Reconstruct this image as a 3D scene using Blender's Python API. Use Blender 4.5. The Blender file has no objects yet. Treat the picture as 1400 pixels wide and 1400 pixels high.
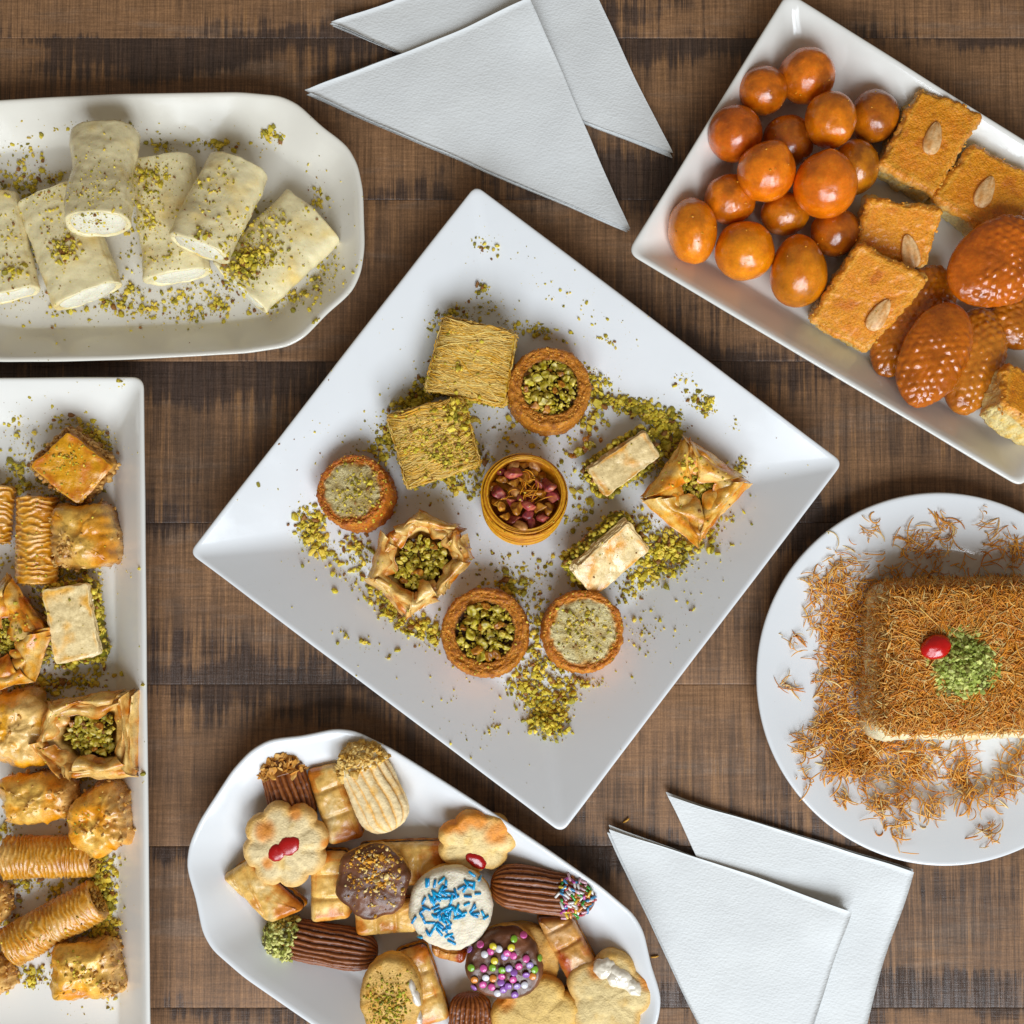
import bpy, math, random
import numpy as np
from mathutils import Vector, Matrix, Euler

# ------------------------------------------------------------------ camera, light, exposure
S = 0.0004                      # one layout unit in metres (the centre plate is 25 cm wide)
FOC = 1700.0                    # lens, in layout units
TILT = math.radians(2.6)
CAM = np.array([0.0, -FOC * math.sin(TILT), FOC * math.cos(TILT)])
sc = bpy.context.scene
COL = sc.collection
cam_d = bpy.data.cameras.new("camera")
cam_d.sensor_width = 36.0
cam_d.angle = 2 * math.atan(700.0 / FOC)
cam_d.clip_start = 0.01
cam_d.clip_end = 50
cam = bpy.data.objects.new("camera", cam_d)
COL.objects.link(cam)
cam.location = CAM * S
cam.rotation_euler = (TILT, 0, 0)
sc.camera = cam

world = bpy.data.worlds.new("World")
sc.world = world
world.use_nodes = True
wb = world.node_tree.nodes["Background"]
wb.inputs[0].default_value = (1.0, 0.86, 0.68, 1)
wb.inputs[1].default_value = 0.20


def window_lamp(name, loc, target, sx, sy, power, color):
    d = bpy.data.lights.new(name, 'AREA')
    d.shape = 'RECTANGLE'
    d.size, d.size_y = sx, sy
    d.energy = power
    d.color = color
    o = bpy.data.objects.new(name, d)
    COL.objects.link(o)
    o.location = loc
    o.rotation_euler = (Vector(target) - Vector(loc)).to_track_quat('-Z', 'Y').to_euler()
    return o


# a tall window below the frame, two casements side by side
window_lamp("window_light", (-0.30, -1.72, 1.42), (0, 0.0, 0), 0.75, 1.5, 25.5, (0.84, 0.92, 1.0))
window_lamp("window_light", (0.66, -1.64, 1.42), (0, 0.0, 0), 0.75, 1.5, 42.0, (0.84, 0.92, 1.0))

sc.view_settings.view_transform = 'Standard'
sc.view_settings.look = 'None'
sc.view_settings.exposure = 0.03
sc.view_settings.gamma = 1.0
sc.render.engine = 'CYCLES'
sc.cycles.use_denoising = True
sc.cycles.use_adaptive_sampling = False
sc.cycles.max_bounces = 8
sc.cycles.diffuse_bounces = 4

# ------------------------------------------------------------------ maths helpers
RNG = np.random.RandomState(11)
rnd = random.Random(5)
_perm = RNG.permutation(512)
_perm = np.concatenate([_perm, _perm, _perm])
_grad = RNG.normal(size=(512, 3))
_grad /= np.linalg.norm(_grad, axis=1)[:, None]


def noise(P):
    P = np.asarray(P, float)
    sh = P.shape[:-1]
    P = P.reshape(-1, 3)
    i = np.floor(P).astype(int)
    f = P - i
    i = i & 511
    u = f * f * f * (f * (f * 6 - 15) + 10)
    out = 0.0
    for dx in (0, 1):
        wx = u[:, 0] if dx else 1 - u[:, 0]
        for dy in (0, 1):
            wy = u[:, 1] if dy else 1 - u[:, 1]
            for dz in (0, 1):
                wz = u[:, 2] if dz else 1 - u[:, 2]
                h = _perm[_perm[_perm[(i[:, 0] + dx) & 511] + ((i[:, 1] + dy) & 511)] % 512 + ((i[:, 2] + dz) & 511)] % 512
                g = _grad[h]
                out = out + wx * wy * wz * (g[:, 0] * (f[:, 0] - dx) + g[:, 1] * (f[:, 1] - dy) + g[:, 2] * (f[:, 2] - dz))
    return (out * 1.6).reshape(sh)


def fbm(P, freq, octv=3, seed=0, gain=0.5):
    P = np.asarray(P, float) * freq + seed * 17.37
    a, s, t = 1.0, 0.0, 0.0
    for k in range(octv):
        s = s + a * noise(P)
        t += a
        a *= gain
        P = P * 2.03 + 5.1
    return s / t


def sstep(a, b, x):
    t = np.clip((np.asarray(x, float) - a) / (b - a), 0, 1)
    return t * t * (3 - 2 * t)


def C(h, k=1.34):
    h = h.lstrip('#')
    c = np.array([int(h[i:i + 2], 16) / 255 for i in (0, 2, 4)])
    c = np.where(c <= 0.04045, c / 12.92, ((c + 0.055) / 1.055) ** 2.4)
    if k > 1.05:
        lum = c @ np.array([0.3, 0.59, 0.11])
        c = np.clip(lum + (c - lum) * (1.2 if abs(k - 1.34) < 1e-6 else 1.06), 0.002, None)
    c = c * k
    return c * min(1.0, 0.86 / c.max())


def mixc(a, b, t):
    t = np.clip(np.asarray(t, float), 0, 1)[..., None]
    return np.asarray(a) * (1 - t) + np.asarray(b) * t


def W(px, py, z=0.0):
    """point of the table space (layout units) that the lens sees at photo pixel px, py on the plane at height z"""
    dx, dy, dz = (px - 700.0) / FOC, (700.0 - py) / FOC, -1.0
    c, s = math.cos(TILT), math.sin(TILT)
    d = np.array([dx, dy * c - dz * s, dy * s + dz * c])
    t = (z - CAM[2]) / d[2]
    p = CAM + d * t
    return np.array([p[0], p[1], z])


def kz(z):
    return (CAM[2] - z) / CAM[2]


# ------------------------------------------------------------------ mesh helpers
class Geo:
    def __init__(s):
        s.v, s.f, s.c, s.n = [], [], [], 0

    def add(s, v, faces, c=(0.5, 0.5, 0.5)):
        v = np.asarray(v, float).reshape(-1, 3)
        s.v.append(v)
        c = np.asarray(c, float)
        s.c.append(np.broadcast_to(c if c.ndim > 1 else c[None], (len(v), 3)))
        for f in faces:
            f = np.asarray(f)
            if len(f):
                s.f.append(f + s.n)
        s.n += len(v)
        return s


def to_mesh(name, g, mat, smooth=True):
    me = bpy.data.meshes.new(name)
    v = np.concatenate(g.v) * S
    loops = np.concatenate([f.ravel() for f in g.f]).astype(np.int32)
    sizes = np.concatenate([np.full(len(f), f.shape[1]) for f in g.f])
    starts = np.concatenate([[0], np.cumsum(sizes)[:-1]]).astype(np.int32)
    me.vertices.add(len(v))
    me.vertices.foreach_set('co', v.ravel().astype(np.float32))
    me.loops.add(len(loops))
    me.loops.foreach_set('vertex_index', loops)
    me.polygons.add(len(starts))
    me.polygons.foreach_set('loop_start', starts)
    me.polygons.foreach_set('use_smooth', np.full(len(starts), smooth))
    me.update(calc_edges=True)
    at = me.attributes.new('Col', 'FLOAT_COLOR', 'POINT')
    c = np.concatenate(g.c)
    at.data.foreach_set('color', np.concatenate([c, np.ones((len(c), 1))], 1).ravel().astype(np.float32))
    me.materials.append(mat)
    return me


def mk(name, g, mat, parent=None, smooth=True, kind=None):
    me = g if isinstance(g, bpy.types.Mesh) else to_mesh(name, g, mat, smooth)
    o = bpy.data.objects.new(name, me)
    COL.objects.link(o)
    if parent is not None:
        o.parent = parent
    if kind:
        o['kind'] = kind
    return o


class Thing:
    """an Empty at the thing's base; loc() turns photo pixels (at the thing's top) into its own coordinates"""

    def __init__(s, name, label, cat, px, py, z0, h, group=None, tilt=(0, 0), lift=0):
        s.zt = z0 + h
        s.z0, s.h = z0, h
        p = W(px, py, s.zt)
        s.ox, s.oy = p[0], p[1]
        s.k = kz(s.zt)
        s.e = bpy.data.objects.new(name, None)
        s.e.empty_display_size = 0.005
        COL.objects.link(s.e)
        s.e.location = (p[0] * S, p[1] * S, (z0 + lift) * S)
        s.e.rotation_euler = (math.radians(tilt[0]), math.radians(tilt[1]), 0)
        s.e['label'] = label
        s.e['category'] = cat
        if group:
            s.e['group'] = group

    def loc(s, pts):
        return np.array([[W(x, y, s.zt)[0] - s.ox, W(x, y, s.zt)[1] - s.oy] for x, y in pts])

    def part(s, name, g, mat, smooth=True, kind=None, parent=None):
        return mk(name, g, mat, parent or s.e, smooth and not (kind and mat.name == 'nut_crumb'), kind)


def resample(P, m):
    Q = np.vstack([P, P[:1]])
    d = np.concatenate([[0], np.cumsum(np.linalg.norm(np.diff(Q, axis=0), axis=1))])
    t = np.linspace(0, d[-1], m, endpoint=False)
    return np.stack([np.interp(t, d, Q[:, 0]), np.interp(t, d, Q[:, 1])], 1)


def area2(P):
    x, y = P[:, 0], P[:, 1]
    return np.sum(x * np.roll(y, -1) - y * np.roll(x, -1))


def rpoly(pts, rad, m=96):
    """closed outline of a polygon with rounded corners, counter-clockwise"""
    pts = np.asarray(pts, float)
    if area2(pts) < 0:
        pts = pts[::-1]
    out = []
    n = len(pts)
    for i in range(n):
        a, b, c = pts[i - 1], pts[i], pts[(i + 1) % n]
        la, lc = np.linalg.norm(a - b), np.linalg.norm(c - b)
        r = min(rad, la * 0.45, lc * 0.45)
        p0, p1 = b + (a - b) / la * r, b + (c - b) / lc * r
        for t in np.linspace(0, 1, 7):
            out.append((1 - t) ** 2 * p0 + 2 * t * (1 - t) * b + t * t * p1)
    return resample(np.array(out), m)


def circ(m=96, a=1.0, b=None, rot=0.0):
    t = np.linspace(0, 2 * np.pi, m, endpoint=False)
    b = a if b is None else b
    x, y = a * np.cos(t), b * np.sin(t)
    c, s = math.cos(rot), math.sin(rot)
    return np.stack([x * c - y * s, x * s + y * c], 1)


def onorm(o):
    t = np.roll(o, -1, 0) - np.roll(o, 1, 0)
    n = np.stack([t[:, 1], -t[:, 0]], 1)
    return n / (np.linalg.norm(n, axis=1)[:, None] + 1e-9)


def loft(R, cap0=True, cap1=True):
    n, m = R.shape[:2]
    v = R.reshape(-1, 3)
    i = np.arange(n - 1)[:, None] * m
    j = np.arange(m)[None]
    j2 = (j + 1) % m
    q = np.stack([i + j, i + j2, i + m + j2, i + m + j], -1).reshape(-1, 4)
    faces = [q]
    ex = []
    j = np.arange(m)
    j2 = (j + 1) % m
    if cap0:
        faces.append(np.stack([j2, j, np.full(m, n * m + len(ex))], 1))
        ex.append(R[0].mean(0))
    if cap1:
        b = (n - 1) * m
        faces.append(np.stack([b + j, b + j2, np.full(m, n * m + len(ex))], 1))
        ex.append(R[-1].mean(0))
    if ex:
        v = np.vstack([v, np.array(ex)])
    return v, faces


def lofc(Cc, cap0=True, cap1=True):
    c = Cc.reshape(-1, 3)
    ex = []
    if cap0:
        ex.append(Cc[0].mean(0))
    if cap1:
        ex.append(Cc[-1].mean(0))
    return np.vstack([c, np.array(ex)]) if ex else c


def gnormal(R):
    du = np.roll(R, -1, 1) - np.roll(R, 1, 1)
    dv = np.gradient(R, axis=0)
    n = np.cross(du, dv)
    return n / (np.linalg.norm(n, axis=-1, keepdims=True) + 1e-9)


def tnormal(R, T):
    n = gnormal(R)
    n[T > 0.03] = (0, 0, 1)
    return n


def put(g, R, Cc, cap0=True, cap1=True):
    v, f = loft(R, cap0, cap1)
    g.add(v, f, lofc(np.broadcast_to(Cc, R.shape), cap0, cap1))
    return g


def block(o, wall, fills=8, dome=0.0, z_fn=None, bot=3):
    """solid from an outline: underside, wall rings (outset d, height z), top closed by shrinking rings. Returns rings and a 0..1 map of
    how far in from the edge of the top each ring is (-1 on the wall)"""
    nrm = onorm(o)
    m = len(o)
    rings, top = [], []
    d0, z0 = wall[0]
    base = o + nrm * d0
    cen = base.mean(0)
    for s in np.linspace(0.15, 0.9, bot):
        p = cen + (base - cen) * s
        rings.append(np.column_stack([p, np.full(m, z0)]))
        top.append(-1)
    for d, z in wall:
        rings.append(np.column_stack([o + nrm * d, np.full(m, z)]))
        top.append(-1)
    p0 = o + nrm * wall[-1][0]
    cen = p0.mean(0)
    zt = wall[-1][1]
    for s in np.linspace(0, 1, fills + 1)[1:]:
        s = min(s, 0.985)
        p = cen + (p0 - cen) * (1 - s)
        rings.append(np.column_stack([p, np.full(m, zt + dome * (1 - (1 - s) ** 2))]))
        top.append(s)
    R = np.array(rings)
    T = np.broadcast_to(np.array(top)[:, None], R.shape[:2])
    return R, T


def rot2(P, a):
    c, s = math.cos(a), math.sin(a)
    P = np.asarray(P, float).copy()
    x, y = P[..., 0].copy(), P[..., 1].copy()
    P[..., 0], P[..., 1] = x * c - y * s, x * s + y * c
    return P


_t = (1 + 5 ** 0.5) / 2
ICO_V = np.array([(-1, _t, 0), (1, _t, 0), (-1, -_t, 0), (1, -_t, 0), (0, -1, _t), (0, 1, _t), (0, -1, -_t), (0, 1, -_t), (_t, 0, -1), (_t, 0, 1), (-_t, 0, -1), (-_t, 0, 1)], float)
ICO_V /= np.linalg.norm(ICO_V[0])
ICO_F = np.array([(0, 11, 5), (0, 5, 1), (0, 1, 7), (0, 7, 10), (0, 10, 11), (1, 5, 9), (5, 11, 4), (11, 10, 2), (10, 7, 6), (7, 1, 8), (3, 9, 4), (3, 4, 2), (3, 2, 6), (3, 6, 8), (3, 8, 9), (4, 9, 5), (2, 4, 11), (6, 2, 10), (8, 6, 7), (9, 8, 1)])


def qrot(n, rs):
    q = rs.normal(size=(n, 4))
    q /= np.linalg.norm(q, axis=1)[:, None]
    w, x, y, z = q.T
    return np.stack([np.stack([1 - 2 * (y * y + z * z), 2 * (x * y - z * w), 2 * (x * z + y * w)], -1),
                     np.stack([2 * (x * y + z * w), 1 - 2 * (x * x + z * z), 2 * (y * z - x * w)], -1),
                     np.stack([2 * (x * z - y * w), 2 * (y * z + x * w), 1 - 2 * (x * x + y * y)], -1)], 1)


def bits(g, P, size, col, flat=(1, 1, 1), jit=0.38, seed=0):
    """many small broken crumbs"""
    rs = np.random.RandomState(seed + 100)
    P = np.asarray(P, float)
    n = len(P)
    if n == 0:
        return g
    size = np.broadcast_to(size, (n,))
    V = ICO_V[None] * (1 + rs.uniform(-jit, jit, (n, 12, 1))) * np.array(flat) * (1 + rs.uniform(-0.4, 0.5, (n, 1, 3)))
    V = np.einsum('nij,nkj->nki', qrot(n, rs), V) * size[:, None, None] + P[:, None]
    F = (ICO_F[None] + (np.arange(n) * 12)[:, None, None]).reshape(-1, 3)
    col = np.broadcast_to(col, (n, 3))
    cc = np.repeat(col, 12, 0) * (1 + rs.uniform(-0.12, 0.12, (n * 12, 1)))
    g.add(V.reshape(-1, 3), [F], np.clip(cc, 0, 1))
    return g


def threads(g, P, r, col, sides=4, taper=0.5):
    """many thin round shreds along paths P [n, k, 3]"""
    P = np.asarray(P, float)
    n, k = P.shape[:2]
    if n == 0:
        return g
    T = np.gradient(P, axis=1)
    T /= np.linalg.norm(T, axis=-1, keepdims=True) + 1e-9
    A = np.cross(T, np.array([0.1, 0.13, 1.0]))
    A /= np.linalg.norm(A, axis=-1, keepdims=True) + 1e-9
    B = np.cross(A, T)
    r = np.broadcast_to(r, (n,))[:, None] * (1 - (1 - taper) * np.abs(np.linspace(-1, 1, k)) ** 3)[None]
    ang = np.linspace(0, 2 * np.pi, sides, endpoint=False)
    V = P[:, :, None] + r[:, :, None, None] * (A[:, :, None] * np.cos(ang)[None, None, :, None] + B[:, :, None] * np.sin(ang)[None, None, :, None])
    i = np.arange(k - 1)[:, None] * sides
    j = np.arange(sides)[None]
    j2 = (j + 1) % sides
    q = np.stack([i + j, i + j2, i + sides + j2, i + sides + j], -1).reshape(-1, 4)[:, ::-1]
    F = (q[None] + (np.arange(n) * k * sides)[:, None, None]).reshape(-1, 4)
    ends = np.array([list(range(sides)), [(k - 1) * sides + x for x in range(sides)][::-1]])
    E = (ends[None] + (np.arange(n) * k * sides)[:, None, None]).reshape(-1, sides)
    col = np.broadcast_to(col, (n, 3))
    g.add(V.reshape(-1, 3), [F, E], np.repeat(col, k * sides, 0))
    return g


def curl_paths(P, ang, L, bend, k=7, rs=None, zb=2.0):
    """paths of short curved shreds through points P lying about flat"""
    n = len(P)
    s = np.linspace(-0.5, 0.5, k)[None]
    a = np.asarray(ang)[:, None] + np.asarray(bend)[:, None] * s
    st = np.asarray(L)[:, None] / (k - 1)
    dx, dy = np.cos(a) * st, np.sin(a) * st
    x = np.cumsum(dx, 1)
    y = np.cumsum(dy, 1)
    x -= x.mean(1, keepdims=True)
    y -= y.mean(1, keepdims=True)
    z = zb * (rs.uniform(-1, 1, (n, 1)) * s * 2 + rs.uniform(0, 1, (n, 1)) * (1 - 4 * s * s))
    return np.stack([P[:, 0:1] + x, P[:, 1:2] + y, P[:, 2:3] + z], -1)


def sheet(g, fn, nu, nv, col, th=1.2, disp=2.0, freq=0.05, seed=0, uv=None):
    """thin curved leaf of dough: fn(u, v) -> points; given thickness and crumples"""
    u, v = np.meshgrid(np.linspace(0, 1, nu), np.linspace(0, 1, nv), indexing='ij')
    P = fn(u, v)
    du, dv = np.gradient(P, axis=0), np.gradient(P, axis=1)
    n = np.cross(du, dv)
    n /= np.linalg.norm(n, axis=-1, keepdims=True) + 1e-9
    n *= np.sign(n[..., 2:3].mean() + 1e-9)
    P = P + n * (fbm(P, freq, 3, seed) * disp)[..., None]
    P2 = P - n * th
    V = np.concatenate([P.reshape(-1, 3), P2.reshape(-1, 3)])
    i = np.arange(nu - 1)[:, None] * nv
    j = np.arange(nv - 1)[None]
    q = np.stack([i + j, i + nv + j, i + nv + j + 1, i + j + 1], -1).reshape(-1, 4)
    N = nu * nv
    per = [a * nv for a in range(nu)] + [(nu - 1) * nv + b for b in range(1, nv)] + [a * nv + nv - 1 for a in range(nu - 2, -1, -1)] + [b for b in range(nv - 2, 0, -1)]
    per = np.array(per)
    p2 = np.roll(per, -1)
    e = np.stack([per, p2, p2 + N, per + N], 1)
    cc = col(u, v, P) if callable(col) else np.broadcast_to(col, P.shape)
    cc = np.broadcast_to(cc, P.shape).reshape(-1, 3)
    g.add(V, [q, q[:, ::-1] + N, e], np.concatenate([cc, cc * 0.92]))
    return g


# ------------------------------------------------------------------ materials
def nodes_of(name):
    m = bpy.data.materials.new(name)
    m.use_nodes = True
    nt = m.node_tree
    nt.nodes.clear()
    out = nt.nodes.new('ShaderNodeOutputMaterial')
    b = nt.nodes.new('ShaderNodeBsdfPrincipled')
    nt.links.new(b.outputs[0], out.inputs[0])
    return m, nt, b


def nd(nt, kind, **kw):
    n = nt.nodes.new(kind)
    for k, v in kw.items():
        if k.startswith('i_'):
            n.inputs[k[2:]].default_value = v
        else:
            setattr(n, k, v)
    return n


def mth(nt, op, a, b=None, c=None, clamp=False):
    n = nt.nodes.new('ShaderNodeMath')
    n.operation = op
    n.use_clamp = clamp
    for i, x in enumerate((a, b, c)):
        if x is None:
            continue
        if isinstance(x, (int, float)):
            n.inputs[i].default_value = x
        else:
            nt.links.new(x, n.inputs[i])
    return n.outputs[0]


def tex_noise(nt, vec, scale, detail=4, rough=0.55, mapping=None):
    if mapping is not None:
        mp = nd(nt, 'ShaderNodeMapping')
        mp.inputs['Scale'].default_value = mapping
        nt.links.new(vec, mp.inputs[0])
        vec = mp.outputs[0]
    n = nd(nt, 'ShaderNodeTexNoise')
    n.inputs['Scale'].default_value = scale
    n.inputs['Detail'].default_value = detail
    n.inputs['Roughness'].default_value = rough
    nt.links.new(vec, n.inputs['Vector'])
    return n.outputs['Fac']


def remap(nt, x, a, b, c, d, smooth=False):
    n = nd(nt, 'ShaderNodeMapRange')
    if smooth:
        n.interpolation_type = 'SMOOTHSTEP'
    n.inputs[1].default_value, n.inputs[2].default_value = a, b
    n.inputs[3].default_value, n.inputs[4].default_value = c, d
    nt.links.new(x, n.inputs[0])
    return n.outputs[0]


def mixrgb(nt, blend, fac, a, b):
    n = nd(nt, 'ShaderNodeMix', data_type='RGBA', blend_type=blend)
    for sock, x in ((n.inputs[0], fac), (n.inputs[6], a), (n.inputs[7], b)):
        if isinstance(x, (int, float)):
            sock.default_value = x
        elif isinstance(x, (tuple, list, np.ndarray)):
            sock.default_value = (x[0], x[1], x[2], 1)
        else:
            nt.links.new(x, sock)
    return n.outputs[2]


def food(name, rough=0.5, mott=(400, 0.25), bump=(1500, 0.3), sss=0.0, coat=0.0, rvar=0.15, var=0.12, bdist=0.0006, spec=0.5):
    """edible surface: the thing's own colour per vertex, mottled and grained"""
    m, nt, b = nodes_of(name)
    at = nd(nt, 'ShaderNodeAttribute', attribute_name='Col')
    tc = nd(nt, 'ShaderNodeTexCoord').outputs['Object']
    oi = nd(nt, 'ShaderNodeObjectInfo').outputs['Random']
    n1 = tex_noise(nt, tc, mott[0], 5, 0.6)
    n2 = tex_noise(nt, tc, mott[0] * 4.3, 3, 0.6)
    f = mth(nt, 'ADD', remap(nt, n1, 0.3, 0.7, 1 - mott[1], 1 + mott[1] * 0.7), remap(nt, n2, 0.3, 0.7, -mott[1] * 0.45, mott[1] * 0.35))
    f = mth(nt, 'MULTIPLY', f, remap(nt, oi, 0, 1, 1 - var, 1 + var))
    cmb = nd(nt, 'ShaderNodeCombineColor')
    nt.links.new(f, cmb.inputs[0])
    nt.links.new(mth(nt, 'POWER', f, 1.12), cmb.inputs[1])
    nt.links.new(mth(nt, 'POWER', f, 1.35), cmb.inputs[2])
    col = mixrgb(nt, 'MULTIPLY', 1.0, at.outputs['Color'], cmb.outputs[0])
    nt.links.new(col, b.inputs['Base Color'])
    nt.links.new(remap(nt, n1, 0.3, 0.7, max(0.03, rough - rvar), rough + rvar), b.inputs['Roughness'])
    bn = tex_noise(nt, tc, bump[0], 4, 0.6)
    bp = nd(nt, 'ShaderNodeBump')
    bp.inputs['Strength'].default_value = bump[1]
    bp.inputs['Distance'].default_value = bdist
    nt.links.new(bn, bp.inputs['Height'])
    nt.links.new(bp.outputs[0], b.inputs['Normal'])
    b.inputs['Specular IOR Level'].default_value = spec
    if sss:
        b.inputs['Subsurface Weight'].default_value = sss
        b.inputs['Subsurface Radius'].default_value = (1.0, 0.45, 0.18)
        b.inputs['Subsurface Scale'].default_value = 0.003
    if coat:
        b.inputs['Coat Weight'].default_value = coat
        b.inputs['Coat Roughness'].default_value = 0.2
    return m


def ceramic(name, col):
    m, nt, b = nodes_of(name)
    tc = nd(nt, 'ShaderNodeTexCoord').outputs['Object']
    n = tex_noise(nt, tc, 25, 3)
    nt.links.new(mixrgb(nt, 'MIX', remap(nt, n, 0.3, 0.7, 0, 1), tuple(col), tuple(np.array(col) * 0.965)), b.inputs['Base Color'])
    nt.links.new(remap(nt, tex_noise(nt, tc, 45, 5, 0.65), 0.4, 0.72, 0.09, 0.24), b.inputs['Roughness'])
    b.inputs['IOR'].default_value = 1.5
    n2 = tex_noise(nt, tc, 60, 2)
    bp = nd(nt, 'ShaderNodeBump')
    bp.inputs['Strength'].default_value = 0.06
    bp.inputs['Distance'].default_value = 0.001
    nt.links.new(n2, bp.inputs['Height'])
    nt.links.new(bp.outputs[0], b.inputs['Normal'])
    return m


def wood():
    m, nt, b = nodes_of('distressed_wood')
    tc = nd(nt, 'ShaderNodeTexCoord').outputs['Object']
    oi = nd(nt, 'ShaderNodeObjectInfo').outputs['Random']
    sp = nd(nt, 'ShaderNodeSeparateXYZ')
    nt.links.new(tc, sp.inputs[0])
    cb = nd(nt, 'ShaderNodeCombineXYZ')
    nt.links.new(sp.outputs[0], cb.inputs[0])
    nt.links.new(sp.outputs[1], cb.inputs[1])
    nt.links.new(mth(nt, 'MULTIPLY', oi, 37.0), cb.inputs[2])
    v = cb.outputs[0]
    broad = tex_noise(nt, v, 1, 4, 0.6, (9, 22, 1))
    mask = tex_noise(nt, v, 1, 4, 0.65, (8, 20, 1))
    band = tex_noise(nt, v, 1, 3, 0.6, (4, 14, 1))
    streak = tex_noise(nt, v, 1, 5, 0.72, (330, 8, 1))
    fine = tex_noise(nt, v, 1, 3, 0.6, (1150, 26, 1))
    grain = tex_noise(nt, v, 1, 5, 0.7, (40, 1000, 1))
    cross = tex_noise(nt, v, 1, 4, 0.7, (90, 620, 1))
    spk = tex_noise(nt, v, 1100, 4, 0.7)
    edge = mth(nt, 'DIVIDE', mth(nt, 'ABSOLUTE', sp.outputs[1]), 0.0442)
    light, mid, dark = C('#906a49', 1.05), C('#7b5b41', 1.05), C('#46372d', 1.05)
    col = mixrgb(nt, 'MIX', remap(nt, broad, 0.35, 0.65, 0, 1, True), tuple(light), tuple(mid))
    worn = tex_noise(nt, v, 1, 5, 0.7, (14, 60, 1))
    col = mixrgb(nt, 'MIX', remap(nt, worn, 0.5, 0.7, 0, 0.5, True), col, tuple(C('#8c7664', 1.05)))
    # saw marks across the board
    sm = mth(nt, 'MULTIPLY', remap(nt, streak, 0.47, 0.58, 0, 1, True), remap(nt, mask, 0.38, 0.60, 0.18, 1.0, True))
    col = mixrgb(nt, 'MIX', mth(nt, 'MULTIPLY', sm, 0.55), col, tuple(dark))
    lt = mth(nt, 'MULTIPLY', remap(nt, streak, 0.47, 0.36, 0, 1, True), remap(nt, mask, 0.42, 0.62, 0.1, 1.0, True))
    col = mixrgb(nt, 'MIX', mth(nt, 'MULTIPLY', lt, 0.55), col, tuple(C('#a87a4c', 1.05)))
    # worn dark edges that run into the board along the saw marks
    e = mth(nt, 'ADD', edge, mth(nt, 'ADD', mth(nt, 'MULTIPLY', mth(nt, 'SUBTRACT', streak, 0.5), 1.5), mth(nt, 'ADD', mth(nt, 'MULTIPLY', mth(nt, 'SUBTRACT', mask, 0.5), 2.3), mth(nt, 'MULTIPLY', mth(nt, 'SUBTRACT', band, 0.5), 2.2))))
    ed = remap(nt, e, 0.72, 1.08, 0, 1, True)
    col = mixrgb(nt, 'MIX', mth(nt, 'MULTIPLY', ed, 0.78), col, tuple(C('#453833', 1.05)))
    g = mth(nt, 'MULTIPLY', remap(nt, grain, 0.3, 0.7, 0.76, 1.2), remap(nt, fine, 0.3, 0.7, 0.66, 1.28))
    g = mth(nt, 'MULTIPLY', g, remap(nt, cross, 0.3, 0.7, 0.86, 1.13))
    g = mth(nt, 'MULTIPLY', g, remap(nt, spk, 0.3, 0.7, 0.78, 1.2))
    g = mth(nt, 'MULTIPLY', g, remap(nt, oi, 0, 1, 0.96, 1.06))
    cc = nd(nt, 'ShaderNodeCombineColor')
    for i in range(3):
        nt.links.new(g, cc.inputs[i])
    col = mixrgb(nt, 'MULTIPLY', 1.0, col, cc.outputs[0])
    nt.links.new(col, b.inputs['Base Color'])
    nt.links.new(mth(nt, 'ADD', remap(nt, ed, 0, 1, 0.50, 0.30), remap(nt, grain, 0.3, 0.7, -0.06, 0.08)), b.inputs['Roughness'])
    hgt = mth(nt, 'ADD', mth(nt, 'MULTIPLY', grain, 0.45), mth(nt, 'ADD', mth(nt, 'MULTIPLY', fine, 0.45), mth(nt, 'ADD', mth(nt, 'MULTIPLY', spk, 0.25), mth(nt, 'MULTIPLY', sm, -0.4))))
    bp = nd(nt, 'ShaderNodeBump')
    bp.inputs['Distance'].default_value = 0.0005
    nt.links.new(remap(nt, ed, 0, 1, 0.4, 1.0), bp.inputs['Strength'])
    nt.links.new(hgt, bp.inputs['Height'])
    nt.links.new(bp.outputs[0], b.inputs['Normal'])
    b.inputs['Specular IOR Level'].default_value = 0.4
    return m


def paper():
    m, nt, b = nodes_of('embossed_paper')
    tc = nd(nt, 'ShaderNodeTexCoord').outputs['Object']
    mp = nd(nt, 'ShaderNodeMapping')
    mp.inputs['Rotation'].default_value = (0, 0, math.radians(22))
    mp.inputs['Scale'].default_value = (1.0, 1.5, 1)
    nt.links.new(tc, mp.inputs[0])
    vo = nd(nt, 'ShaderNodeTexVoronoi')
    vo.feature = 'SMOOTH_F1'
    vo.inputs['Scale'].default_value = 600
    vo.inputs['Randomness'].default_value = 0.7
    nt.links.new(mp.outputs[0], vo.inputs['Vector'])
    n = tex_noise(nt, tc, 40, 4)
    n2 = tex_noise(nt, tc, 2500, 3)
    nt.links.new(mixrgb(nt, 'MIX', remap(nt, n, 0.3, 0.7, 0, 1), (0.80, 0.81, 0.80), (0.75, 0.76, 0.755)), b.inputs['Base Color'])
    b.inputs['Roughness'].default_value = 0.85
    b.inputs['Specular IOR Level'].default_value = 0.2
    bp = nd(nt, 'ShaderNodeBump')
    bp.inputs['Strength'].default_value = 0.4
    bp.inputs['Distance'].default_value = 0.0005
    nt.links.new(mth(nt, 'ADD', vo.outputs['Distance'], mth(nt, 'MULTIPLY', n2, 0.3)), bp.inputs['Height'])
    bp2 = nd(nt, 'ShaderNodeBump')
    bp2.inputs['Strength'].default_value = 0.12
    bp2.inputs['Distance'].default_value = 0.004
    nt.links.new(n, bp2.inputs['Height'])
    nt.links.new(bp.outputs[0], bp2.inputs['Normal'])
    nt.links.new(bp2.outputs[0], b.inputs['Normal'])
    return m


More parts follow.
